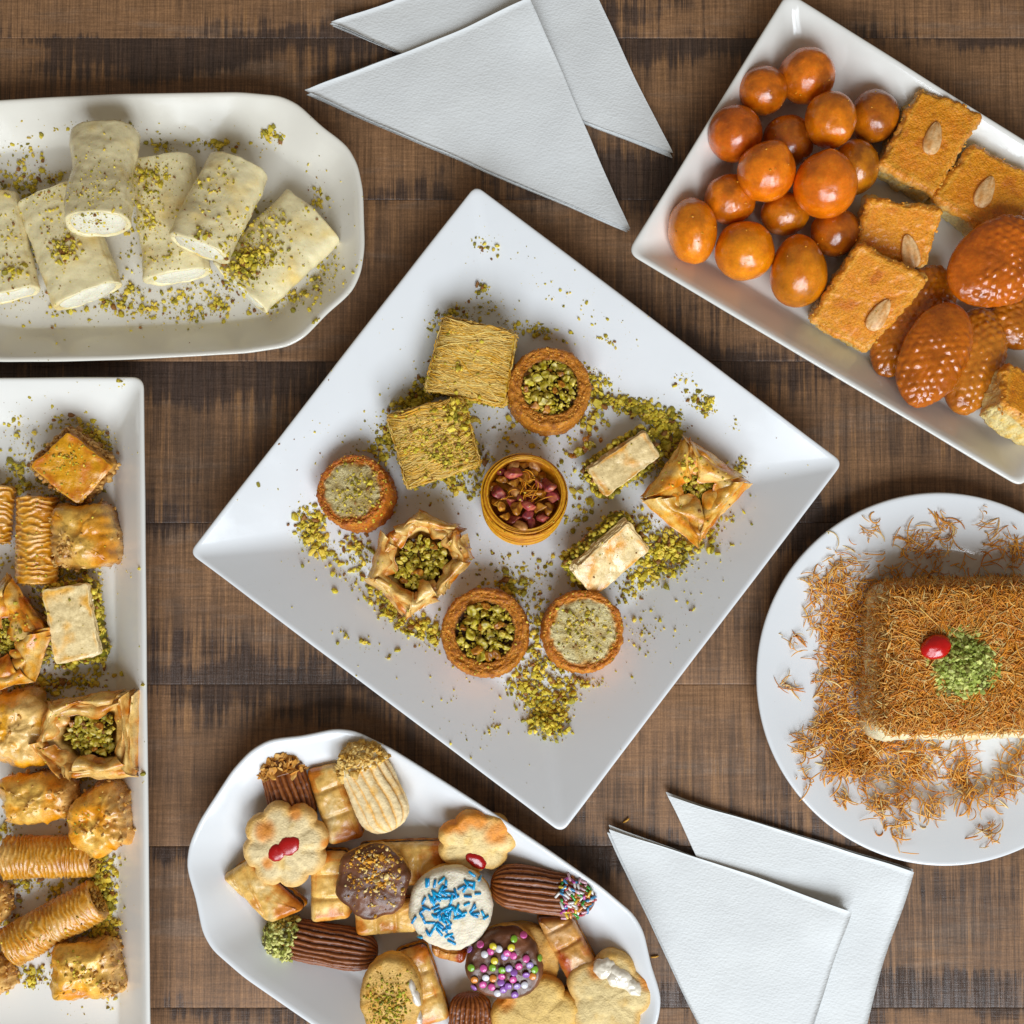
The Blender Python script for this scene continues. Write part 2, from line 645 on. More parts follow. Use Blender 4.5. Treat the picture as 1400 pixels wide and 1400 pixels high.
WOOD, PAPER = wood(), paper()
WHITE = ceramic('white_ceramic', (0.80, 0.81, 0.82))
CREAM = ceramic('warm_white_ceramic', (0.81, 0.79, 0.74))
M_CRUMB = food('nut_crumb', 0.6, (900, 0.2), (2500, 0.35), var=0.02)
M_PHYLLO = food('baked_phyllo', 0.3, (280, 0.26), (900, 0.35), coat=0.6, bdist=0.0008)
M_GRAIN = food('grainy_pastry', 0.5, (700, 0.28), (1500, 0.8), coat=0.12, bdist=0.0012)
M_AMBER = food('syrup_dough', 0.2, (170, 0.2), (600, 0.24), sss=0.45, coat=0.6, bdist=0.0008)
M_SEMO = food('semolina_cake', 0.38, (700, 0.24), (1000, 0.8), coat=0.3, bdist=0.0012, sss=0.12)
M_CHEESE = food('sweet_cheese', 0.34, (260, 0.06), (600, 0.25), sss=0.1, coat=0.2, bdist=0.0008, var=0.03)
M_CREAMF = food('clotted_cream', 0.5, (300, 0.05), (900, 0.6), sss=0.15, var=0.02, bdist=0.0012)
M_THREAD = food('shredded_dough', 0.45, (500, 0.2), (2000, 0.2), var=0.02)
M_COOKIE = food('baked_cookie', 0.62, (420, 0.16), (1100, 0.75), bdist=0.0008)
M_GLAZED = food('egg_washed_crust', 0.32, (260, 0.22), (900, 0.3), coat=0.3, bdist=0.0006)
M_CHOC = food('chocolate', 0.34, (250, 0.12), (1500, 0.25), coat=0.1, bdist=0.0005)
M_GLOSS = food('glossy_candy', 0.2, (500, 0.06), (1200, 0.1), coat=0.5, var=0.04)
M_NUT = food('nut_piece', 0.42, (600, 0.25), (1500, 0.35), coat=0.15, var=0.2)

# ------------------------------------------------------------------ table top
table = bpy.data.objects.new("wooden_table", None)
COL.objects.link(table)
table['label'] = "dark brown distressed plank table top beneath all the plates and napkins"
table['category'] = "table"
for r in range(-4, 12):
    ya, yb = W(700, 52 + 221 * r)[1], W(700, 52 + 221 * (r + 1))[1]
    cy, hw = (ya + yb) / 2, (ya - yb) / 221.0
    g = Geo()
    nx = 420
    x = np.linspace(-1500, 1500, nx)
    prof = [(-110.5, -60), (-110.5, -0.7), (-109.9, -0.3), (-108.2, 0), (-60, 0), (0, 0), (60, 0), (108.2, 0), (109.9, -0.3), (110.5, -0.7), (110.5, -60)]
    R = np.zeros((len(prof), nx, 3))
    for i, (y, z) in enumerate(prof):
        wob = fbm(np.stack([x, np.full(nx, y), np.full(nx, r * 9.0)], 1), 0.03, 4, 3) * (1.5 if 100 < abs(y) < 110 else 0)
        R[i, :, 0], R[i, :, 1], R[i, :, 2] = x, (y - np.sign(y) * np.abs(wob)) * hw, z
    i = np.arange(len(prof) - 1)[:, None] * nx
    j = np.arange(nx - 1)[None]
    q = np.stack([i + j, i + j + 1, i + nx + j + 1, i + nx + j], -1).reshape(-1, 4)
    g.add(R.reshape(-1, 3), [q])
    o = mk("plank", g, WOOD, table)
    o.location = ((rnd.random() - 0.5) * 200 * S, cy * S, 0)


# ------------------------------------------------------------------ plates
def inset(pts, d):
    pts = np.asarray(pts, float)
    n = len(pts)
    out = []
    for i in range(n):
        a, b, c = pts[i - 1], pts[i], pts[(i + 1) % n]
        e1, e2 = (b - a) / np.linalg.norm(b - a), (c - b) / np.linalg.norm(c - b)
        n1, n2 = np.array([-e1[1], e1[0]]), np.array([-e2[1], e2[0]])
        out.append(b + (n1 + n2) * d / (1 + n1 @ n2))
    return np.array(out)


def rfix(pts, rad, per=24, nc=9):
    out = []
    n = len(pts)
    cor = []
    for i in range(n):
        a, b, c = pts[i - 1], pts[i], pts[(i + 1) % n]
        la, lc = np.linalg.norm(a - b), np.linalg.norm(c - b)
        r = min(rad, la * 0.4, lc * 0.4)
        p0, p1 = b + (a - b) / la * r, b + (c - b) / lc * r
        cor.append([(1 - t) ** 2 * p0 + 2 * t * (1 - t) * b + t * t * p1 for t in np.linspace(0, 1, nc)])
    for i in range(n):
        out += cor[i]
        p, q = cor[i][-1], cor[(i + 1) % n][0]
        out += [p + (q - p) * t for t in np.linspace(0, 1, per + 2)[1:-1]]
    return np.array(out)


def plate(name, label, ringfn, prof, mat, cx, cy, zr, group=None, cat="plate"):
    """prof: (inset, z) from the foot, out under the rim, over the lip and down to the floor"""
    o0 = ringfn(0)
    R = []
    for d, z in prof:
        p = ringfn(d)
        R.append(np.column_stack([p, np.full(len(p), z)]))
    last = R[-1]
    cen = last[:, :2].mean(0)
    for s in (0.75, 0.5, 0.25, 0.05):
        p = cen + (last[:, :2] - cen) * s
        R.append(np.column_stack([p, np.full(len(p), last[0, 2])]))
    R = np.array(R)
    R += gnormal(R) * (fbm(R, 0.006, 2, 5) * 1.0)[..., None]
    R[..., 2] = np.maximum(R[..., 2], 0.4)
    g = Geo()
    put(g, R, np.array([0.8, 0.8, 0.8]))
    o = mk(name, g, mat)
    p = W(cx, cy, zr)
    o.location = (p[0] * S, p[1] * S, 0)
    o['label'] = label
    o['category'] = cat
    if group:
        o['group'] = group
    return o


def poly_ring(pts, cx, cy, zr, rad, grow=0.25):
    c = W(cx, cy, zr)[:2]
    P = np.array([W(x, y, zr)[:2] for x, y in pts]) - c
    if area2(P) < 0:
        P = P[::-1]
    return lambda d: rfix(inset(P, d), rad + d * grow)


def rim_profile(wid, hz, floor=8.0, lip=7.0):
    """a sloping wall from a thin lip down to the floor"""
    p = [(wid + 26, 3), (wid + 20, 0.6), (wid + 8, 0.6), (wid + 2, 4)]
    for t in (0.75, 0.5, 0.25):
        p.append((3 + wid * t, hz * (1 - t) ** 1.05 * 0.86 + 2))
    p += [(2.0, hz - 8), (0.4, hz - 4.0), (0.0, hz - 2), (0.6, hz - 0.6), (2.0, hz), (4.2, hz - 0.2), (lip, hz - 1.6)]
    for t in (0.15, 0.3, 0.45, 0.6, 0.72, 0.84, 0.9, 0.95, 1.0):
        zz = hz - 1.6 - (hz - 1.6 - floor) * (t * 1.07 if t < 0.84 else 0.8988 + (1 - 0.8988) * (1 - (1 - (t - 0.84) / 0.16) ** 2))
        p.append((lip + (wid - lip) * t * 1.04, zz))
    p.append((wid * 1.12, floor))
    return p


PR_C = rim_profile(106, 60)
plate("square_plate", "white square plate turned on its corner in the middle of the table",
      poly_ring([(650, 252), (1153, 632), (768, 1139), (258, 756)], 706, 695, 60, 13, 0.12), PR_C, WHITE, 706, 695, 60)
PR_L = rim_profile(58, 60)
plate("baklava_tray", "white rectangular plate of baklava cut off by the left frame edge",
      poly_ring([(-235, 518), (198, 516), (208, 1500), (-225, 1502)], 0, 1008, 54, 16, 0.2), PR_L, CREAM, 0, 1008, 54, "rectangular serving plates")
PR_R = rim_profile(62, 62)
plate("dough_ball_tray", "warm white rectangular plate tilted at the upper right corner holding dough balls",
      poly_ring([(1077, -12), (1617, 327), (1398, 667), (858, 345)], 1237, 330, 62, 16, 0.2), PR_R, CREAM, 1237, 330, 62, "rectangular serving plates")

QUART = np.array([(337, 0), (337, 40), (331, 75), (319, 100), (303, 115), (285, 129), (268, 146), (250, 164), (226, 176), (170, 183), (90, 185), (0, 186)], float)


def bracket_ring(k, ang):
    q = QUART * k
    full = np.vstack([q, (q * [-1, 1])[::-1][1:], (q * [-1, -1])[1:], (q * [1, -1])[::-1][1:-1]])
    # round the traced corners off
    d = resample(full, 240)
    for _ in range(2):
        d = (np.roll(d, 1, 0) + 2 * d + np.roll(d, -1, 0)) / 4
    L, Wd = 337 * k, 186 * k

    def f(dd):
        p = d * np.array([(L - dd) / L, (Wd - dd) / Wd])
        return rot2(p, ang)
    return f


PR_B = rim_profile(56, 52)
plate("bracket_platter", "cream long platter with scalloped corners carrying pale cheese rolls at upper left",
      bracket_ring(kz(52), math.radians(2.0)), PR_B, ceramic('ivory_ceramic', (0.80, 0.76, 0.67)), 164, 309, 52, "long platters with scalloped corners")
a33 = math.radians(33.0)
pcx, pcy = 0.839 * 1178 - 0.545 * 752, 0.545 * 1178 + 0.839 * 752
plate("bracket_platter", "white long platter with scalloped corners piled with assorted cookies at the bottom",
      bracket_ring(kz(52) * 0.992, -a33), rim_profile(70, 56), WHITE, pcx, pcy, 52, "long platters with scalloped corners")
PR_ROUND = [(120, 3), (114, 0.6), (104, 0.6), (98, 4), (70, 14), (35, 25), (8, 31), (2, 33), (0, 35.5), (0.8, 37), (2.6, 37.6), (6, 37.2), (30, 31), (60, 24.5), (76, 21), (82, 19), (88, 15.5), (96, 11), (104, 8.6), (114, 7.8)]
plate("round_plate", "round white dinner plate under the shredded pastry slab at the right",
      lambda d: circ(200, (252.5 - d) * kz(36)), PR_ROUND, WHITE, 1288, 927, 36)


# ------------------------------------------------------------------ napkins
def napkin(label, corners, z, lift_from=None, lift=0.0, seed=0, layers=4, spread=3.0):
    """a paper square folded to a triangle: plies lie on one another, the long edge is the fold"""
    c = np.mean(corners, axis=0)
    t = Thing("paper_napkin", label, "napkin", c[0], c[1], z, 3, "white paper napkins folded to triangles")
    P = t.loc(corners)
    for k in range(layers):
        rs = np.random.RandomState(seed * 10 + k)
        off = rs.uniform(-spread, spread, (3, 2)) * (0.3 if k == layers - 1 else 1)
        A, B, D = P + off
        n = 44
        g = Geo()

        def fn(u, v):
            e = 0.002
            u2, v2 = e + u * (1 - e), v
            p = A + (B - A) * u2[..., None] + (D - B) * (u2 * v2)[..., None]
            zz = k * 1.7 + 1.2 * np.sin(u2 * 3.1) * (0.6 + 0.4 * k)
            p = p + np.stack([fbm(np.concatenate([p, 0 * p[..., :1]], -1), .007, 2, seed + q_) for q_ in (31, 32)], -1) * 3.5
            q3 = np.concatenate([p, np.zeros(p.shape[:-1] + (1,))], -1)
            zz = zz + fbm(q3, 0.008, 3, seed) * 2.2 + 2.2
            rise = sstep(0.0, 1.0, u2) if lift_from is None else sstep(0, 1, ((p - P[lift_from[0]]) @ (P[lift_from[1]] - P[lift_from[0]])) / np.sum((P[lift_from[1]] - P[lift_from[0]]) ** 2))
            zz = zz + lift * rise
            # free corners curl up a little
            for q in (A, B, D):
                dd = np.linalg.norm(p - q, axis=-1)
                zz = zz + (1.5 + 3.2 * k) * np.exp(-(dd / 60.0) ** 2)
            return np.concatenate([p, zz[..., None]], -1)
        sheet(g, fn, n, n, np.array([0.8, 0.8, 0.8]), 0.8, 0.35, 0.05, seed + k)
        t.part("folded_ply", g, PAPER)
    return t


napkin("white paper napkin lying underneath another one at the top edge", [(918, 212), (455, 40), (772, -92)], 0.5, seed=1)
napkin("white paper napkin on top of its twin, its tip under the cheese roll platter", [(862, 318), (418, 131), (725, 8)], 1, (0, 2), 9, seed=2)
napkin("white paper napkin underneath its twin beside the round plate", [(911, 1085), (1140, 1548), (1244, 1190)], 0.5, seed=3)
napkin("white paper napkin on top of its twin near the bottom, layered edges showing", [(832, 1131), (1050, 1598), (1157, 1240)], 1, (0, 2), 9, seed=4, spread=6)

# ------------------------------------------------------------------ food builders
FL = 8.0      # height of a plate's floor
GREEN, OLIVE, YGRN, DKBR = C('#8f8a22'), C('#6d661c'), C('#b5a23a'), C('#4a2f16')


def crumb_cols(n, rs, bright=1.0):
    w = rs.rand(n)
    a = np.where(w[:, None] < 0.45, C('#ac9a36', 1.5), np.where(w[:, None] < 0.75, C('#ccb24c', 1.5), np.where(w[:, None] < 0.92, C('#857a28', 1.4), C('#85592a', 1.2))))
    return np.clip(a * rs.uniform(0.75, 1.2, (n, 1)) * bright, 0, 0.9)


_nutmesh = {}


def nut_mesh(kind, var):
    key = (kind, var)
    if key in _nutmesh:
        return _nutmesh[key]
    rs = np.random.RandomState(sum(map(ord, kind)) + var * 7)
    ph = np.linspace(0, np.pi, 15)[1:-1]
    th = np.linspace(0, 2 * np.pi, 20, endpoint=False)
    R = np.stack([np.sin(ph)[:, None] * np.cos(th), np.sin(ph)[:, None] * np.sin(th), -np.cos(ph)[:, None] + 0 * th], -1)
    sc3 = {'pistachio': (1, 0.8, 0.62), 'red': (1.15, 0.82, 0.78), 'tan': (1.1, 0.75, 0.7), 'brown': (1.0, 0.8, 0.6)}[kind]
    jag = {'pistachio': 0.42, 'red': 0.22, 'tan': 0.18, 'brown': 0.4}[kind]
    # broken facets
    for _ in range(7 if jag > 0.2 else 0):
        nn = rs.normal(size=3)
        nn /= np.linalg.norm(nn)
        dd = R @ nn
        lim = rs.uniform(0.4, 0.75)
        R = R - np.maximum(dd - lim, 0)[..., None] * nn
    R = R * (1 + fbm(R, 1.3, 2, var + 3) * jag)[..., None] * np.array(sc3)
    n1 = fbm(R, 1.6, 3, var + 9)
    cols = {'pistachio': (C('#9a8c36'), C('#d2be78'), C('#6b4a24')), 'red': (C('#8c3236', 1.25), C('#b4694a', 1.25), C('#5c1c2e', 1.2)),
            'tan': (C('#a9744a'), C('#c99c6c'), C('#7c4a2c')), 'brown': (C('#8f5a28'), C('#b98a4a'), C('#5b351a'))}[kind]
    cc = mixc(mixc(cols[0], cols[1], sstep(-0.1, 0.35, n1)), cols[2], sstep(0.15, 0.5, -n1))
    g = Geo()
    put(g, R, cc)
    me = to_mesh('nut_' + kind, g, M_NUT)
    _nutmesh[key] = me
    return me


def nut(parent, x, y, z, r, kind, rs, name='pistachio'):
    o = mk(name, nut_mesh(kind, rs.randint(5)), None, parent)
    o.location = (x * S, y * S, z * S)
    o.scale = (r, r, r)
    o.rotation_euler = (rs.uniform(-0.6, 0.6), rs.uniform(-0.6, 0.6), rs.uniform(0, 6.28))
    return o


def spread_pts(rs, n, fn, mind, tries=4000):
    out = []
    for _ in range(tries):
        p = fn()
        if all((p[0] - q[0]) ** 2 + (p[1] - q[1]) ** 2 > mind * mind for q in out):
            out.append(p)
            if len(out) >= n:
                break
    return out


def in_disc(rs, r, cx=0, cy=0):
    def f():
        a, q = rs.uniform(0, 6.283), r * math.sqrt(rs.rand())
        return (cx + q * math.cos(a), cy + q * math.sin(a))
    return f


def grow(g, R, T, amp, freq, octv, seed, Cc, cap=True):
    R = R + gnormal(R) * (fbm(R, freq, octv, seed) * amp)[..., None]
    R[..., 2] = np.maximum(R[..., 2], 0.0)
    put(g, R, Cc)
    return R


# ---- kataifi squares: green nut layer between two beds of pale shreds
def kataifi_square(label, pts, seed, tilt=(0, 0), green=0.0):
    c = np.mean(pts, axis=0)
    h = 60
    t = Thing("kataifi_square", label, "pastry", c[0], c[1], FL, h, "square shredded pastries", tilt)
    P = t.loc(pts)
    rs = np.random.RandomState(seed)
    o = rpoly(P, 7, 140)
    cen = o.mean(0)
    g = Geo()
    R, T = block(o * 0.99, [(0, 0), (1, 8), (0, 20)], 3)
    grow(g, R, T, 3, 0.08, 3, seed, mixc(C('#b0923c'), C('#8a6d28'), sstep(-.3, .3, fbm(R, 0.15, 3, seed))))
    t.part("bottom_shreds", g, M_THREAD)
    g = Geo()
    R, T = block(o, [(-2, 14), (1, 18), (2, 26), (1, 34), (-2, 38)], 3)
    Rn = R + 0
    grow(g, R, T, 5, 0.12, 4, seed + 1, mixc(C('#6f6a1c'), C('#4b3b14'), sstep(-.3, .4, fbm(Rn, 0.12, 3, seed + 2))))
    k = 260
    e = o[rs.randint(0, len(o), k)] + rs.normal(0, 1.5, (k, 2))
    bits(g, np.column_stack([e, rs.uniform(16, 40, k)]), rs.uniform(1.2, 3.4, k), crumb_cols(k, rs), seed=seed)
    t.part("nut_filling", g, M_CRUMB)
    g = Geo()
    R, T = block(o, [(-2, 34), (0, 38), (0, h - 10), (-1, h - 5), (-4, h - 2)], 16, 0)
    pale, gold = C('#efd28e'), C('#c2943f')
    grow(g, R, T, 3.0, 0.05, 4, seed + 3, mixc(C('#c9aa58'), C('#94742c'), sstep(-.4, .4, fbm(R * [1, 1, 1], 0.1, 3, seed + 4))))
    A, B, D, E = P
    n = 1000

    def bil(u, v):
        return ((A[None] * (1 - u)[:, None] + B[None] * u[:, None]) * (1 - v)[:, None] + (E[None] * (1 - u)[:, None] + D[None] * u[:, None]) * v[:, None])
    kk = 12
    v0 = rs.uniform(0.02, 0.98, n)
    ln = rs.uniform(0.25, 1.0, n)
    u0 = rs.uniform(0, 1, n) * (1 - ln)
    drift = rs.normal(0, 0.09, n)
    paths = np.zeros((n, kk, 3))
    for i in range(kk):
        w = i / (kk - 1)
        u = np.clip(u0 + ln * w, 0.01, 0.99)
        q = bil(u, np.clip(v0 + drift * (w - .5) * 2, 0.01, 0.99))
        wob = fbm(np.column_stack([q, v0 * 60]), 0.035, 2, seed + 5) * 6
        q = q + (D - B)[None] / np.linalg.norm(D - B) * wob[:, None]
        paths[:, i, :2] = q
        paths[:, i, 2] = h - 2.5 + fbm(np.column_stack([q, v0 * 10]), 0.05, 3, seed + 3) * 3.5 + (v0 * 7919 % 1) * 3.5
    threads(g, paths, rs.uniform(0.45, 0.95, n), np.clip(mixc(pale, gold, rs.rand(n) ** 1.5) * rs.uniform(.85, 1.15, (n, 1)), 0, .9))
    # shreds hanging at the cut sides
    n = 420
    e = rs.randint(0, len(o), n)
    nr = onorm(o)[e]
    st = o[e] + nr * rs.uniform(-1, 2.0, (n, 1))
    tg = np.stack([-nr[:, 1], nr[:, 0]], 1)
    L = rs.uniform(6, 20, n)
    ww = np.linspace(-.5, .5, 6)
    sidep = np.zeros((n, 6, 3))
    for i, w in enumerate(ww):
        sidep[:, i, :2] = st + tg * (L * w)[:, None] + nr * rs.normal(0, 0.7, (n, 1))
        sidep[:, i, 2] = 0
    sidep[:, :, 2] = rs.uniform(38, h - 2, n)[:, None] + rs.normal(0, 5, n)[:, None] * ww[None]
    threads(g, sidep, rs.uniform(0.6, 1.0, n), np.clip(mixc(pale, gold, rs.rand(n)) * rs.uniform(.8, 1.1, (n, 1)), 0, .9))
    t.part("top_shreds", g, M_THREAD, kind="stuff")
    return t


# ---- round shredded-dough rolls
def round_roll(label, cx, cy, R0, seed, filled, tilt=(0, 0), h=56, tone=('#b87a3e', '#8d5427', '#d39a5a')):
    t = Thing("pastry_round", label, "pastry", cx, cy, FL, h, "round pistachio pastries", tilt)
    rs = np.random.RandomState(seed)
    R0 = R0 * t.k
    m = 150
    o = circ(m, R0)
    ang = np.linspace(0, 2 * np.pi, m, endpoint=False)
    o = o * (1 + 0.035 * fbm(np.column_stack([np.cos(ang), np.sin(ang), ang * 0 + seed]), 1.2, 3, seed))[:, None]
    fr = 0.68 if filled else 0.76
    prof = [(0.2, 0), (0.92, 0), (0.97, 5)] + [(0.985 + 0.012 * math.sin(k * 1.3), 5 + (h - 14) * k / 9) for k in range(10)] + [(0.98, h - 5), (0.955, h - 1.5), (0.91, h)]
    prof += [(s, h - 0.5 - (0.91 - s) * 5) for s in np.linspace(0.88, fr, 12)]
    if filled:
        prof += [(fr * 0.95, h - 6), (fr * 0.9, h - 9), (fr * .6, h - 11), (0.05, h - 11)]
    else:
        prof += [(fr * 0.97, h - 1.5)] + [(s * fr, h - 0.5) for s in np.linspace(.92, .05, 9)]
    R = np.stack([np.column_stack([o * s, np.full(m, z)]) for s, z in prof])
    rr = np.linalg.norm(R[..., :2], axis=-1)
    Q = np.stack([np.cos(ang)[None] * 40 + 0 * rr, np.sin(ang)[None] * 40 + 0 * rr, rr * 2.2 + R[..., 2] * 1.6], -1)
    groove = fbm(Q, 0.13, 3, seed + 1)
    fine = fbm(R, 0.28, 3, seed + 2)
    nn_ = gnormal(R)
    flat_top = rr < R0 * fr * .9
    nn_[flat_top] = (0, 0, 1)
    R = R + nn_ * np.where(flat_top, fbm(R, .09, 3, seed + 12) * 3.0, groove * 3.4 + fine * 3.0)[..., None]
    R[..., 2] = np.maximum(R[..., 2], 0)
    a, b, c3 = (C(x) for x in tone)
    cc = mixc(mixc(a, b, sstep(-.1, .45, groove + fine * .5)), c3, sstep(0.1, 0.5, -groove + fine * .4) * .8)
    s = rr / R0
    if filled:
        cc = mixc(cc, C('#3a2113'), sstep(fr + .03, fr - .04, s))
    else:
        pn = fbm(R, 0.06, 3, seed + 6)
        up = (R[..., 2] > h - 9) * 1.0
        cc = mixc(cc, mixc(C('#cdbf95'), C('#a98f5a'), sstep(-.2, .5, pn)), sstep(fr + .07, fr - .05, s + pn * .14) * up)
        cc = mixc(cc, C('#a95a22'), sstep(0.1, 0.0, np.abs(s - fr - .12)) * up * 0.45)
    g = Geo()
    put(g, R, cc)
    t.part("pastry_ring" if filled else "pastry_crust", g, M_GRAIN)
    if filled:
        for (x, y) in spread_pts(rs, 32, in_disc(rs, R0 * (fr - 0.09)), 8.5):
            nut(t.e, x, y, h - 3 + rs.uniform(-3, 4), rs.uniform(5.4, 9.8), 'pistachio' if rs.rand() < .85 else 'brown', rs)
        g = Geo()
        n = 320
        f = in_disc(rs, R0 * (fr - .02))
        P = np.array([f() for _ in range(n)])
        bits(g, np.column_stack([P, np.full(n, h - 6.0) + rs.uniform(-3, 3, n)]), rs.uniform(1.2, 3.2, n), crumb_cols(n, rs, .9), seed=seed)
        t.part("nut_crumbs", g, M_CRUMB, kind="stuff")
    # sugar-bright grain on the rim
    g = Geo()
    n = 260
    a = rs.uniform(0, 6.283, n)
    q = R0 * rs.uniform(fr + .03, .96, n)
    bits(g, np.column_stack([q * np.cos(a), q * np.sin(a), np.full(n, h - 1.0)]), rs.uniform(.5, 1.5, n), np.clip(mixc(C('#d9a860'), C('#a5682c'), rs.rand(n)), 0, .9), seed=seed + 3)
    t.part("crust_grain", g, M_CRUMB, kind="stuff")
    return t


# ---- bird's nest
def nest(label, cx, cy, R0, seed, tilt):
    h = 62
    t = Thing("nest_pastry", label, "pastry", cx, cy, FL, h, None, tilt, lift=6)
    rs = np.random.RandomState(seed)
    R0 *= t.k
    m = 160
    ang = np.linspace(0, 2 * np.pi, m, endpoint=False)
    prof = [(0.2, 0), (0.86, 0), (0.93, 6)] + [(0.95 + 0.05 * k / 11, 8 + (h - 14) * k / 11) for k in range(12)] + [(0.99, h - 3), (0.96, h), (0.91, h - 1), (0.87, h - 5), (0.84, h - 14), (0.8, h - 26), (.5, h - 28), (.1, h - 28)]
    R = np.stack([np.column_stack([np.cos(ang) * R0 * s, np.sin(ang) * R0 * s, np.full(m, z)]) for s, z in prof])
    Q = np.stack([np.cos(ang)[None] * 30 + 0 * R[..., 2], np.sin(ang)[None] * 30 + 0 * R[..., 2], R[..., 2] * 3], -1)
    gr = fbm(Q, 0.15, 3, seed)
    R += gnormal(R) * (gr * 2.2 + fbm(R, .03, 2, seed) * 3)[..., None]
    R[..., 2] = np.maximum(R[..., 2], 0)
    g = Geo()
    put(g, R, mixc(C('#a9701f'), C('#7d4a14'), sstep(-.2, .4, gr)))
    n = 330
    a0 = rs.uniform(0, 6.283, n)
    z0 = rs.uniform(6, h - 1, n)
    L = rs.uniform(0.5, 2.4, n)
    kk = 16
    w = np.linspace(0, 1, kk)[None]
    aa = a0[:, None] + L[:, None] * w
    zz = z0[:, None] + rs.normal(0, 5, (n, 1)) * (w - .5)
    rr = R0 * (0.955 + 0.045 * np.clip(zz / h, 0, 1)) + rs.uniform(.2, 2.6, (n, 1))
    top = rs.rand(n, 1) < 0.22
    rr = np.where(top, R0 * rs.uniform(.88, .98, (n, 1)), rr)
    zz = np.where(top, h + rs.uniform(-.5, 1.5, (n, 1)), np.minimum(zz, h - 1))
    threads(g, np.stack([np.cos(aa) * rr, np.sin(aa) * rr, zz], -1), rs.uniform(.55, 1.2, n), np.clip(mixc(C('#e6b45a'), C('#a9691f'), rs.rand(n)), 0, .9))
    t.part("wound_shreds", g, M_THREAD)
    for (x, y) in spread_pts(rs, 34, in_disc(rs, R0 * .8), 10.8):
        q = rs.rand()
        nut(t.e, x, y, h - 3 + rs.uniform(-5, 6) - 9 * (x * x + y * y) / R0 / R0, rs.uniform(8, 12.5), 'red' if q < .42 else ('tan' if q < .62 else 'brown'), rs)
    g = Geo()
    n = 26
    P = np.column_stack([rs.normal(0, 12, (n, 2)) + [2, 10], np.full(n, h - 2.0)])
    threads(g, curl_paths(P, rs.uniform(0, 6.28, n), rs.uniform(12, 32, n), rs.normal(0, 1.4, n), 8, rs, 6), .75, mixc(C('#d99c4c'), C('#a8642a'), rs.rand(n)))
    t.part("loose_shreds", g, M_THREAD, kind="stuff")
    return t


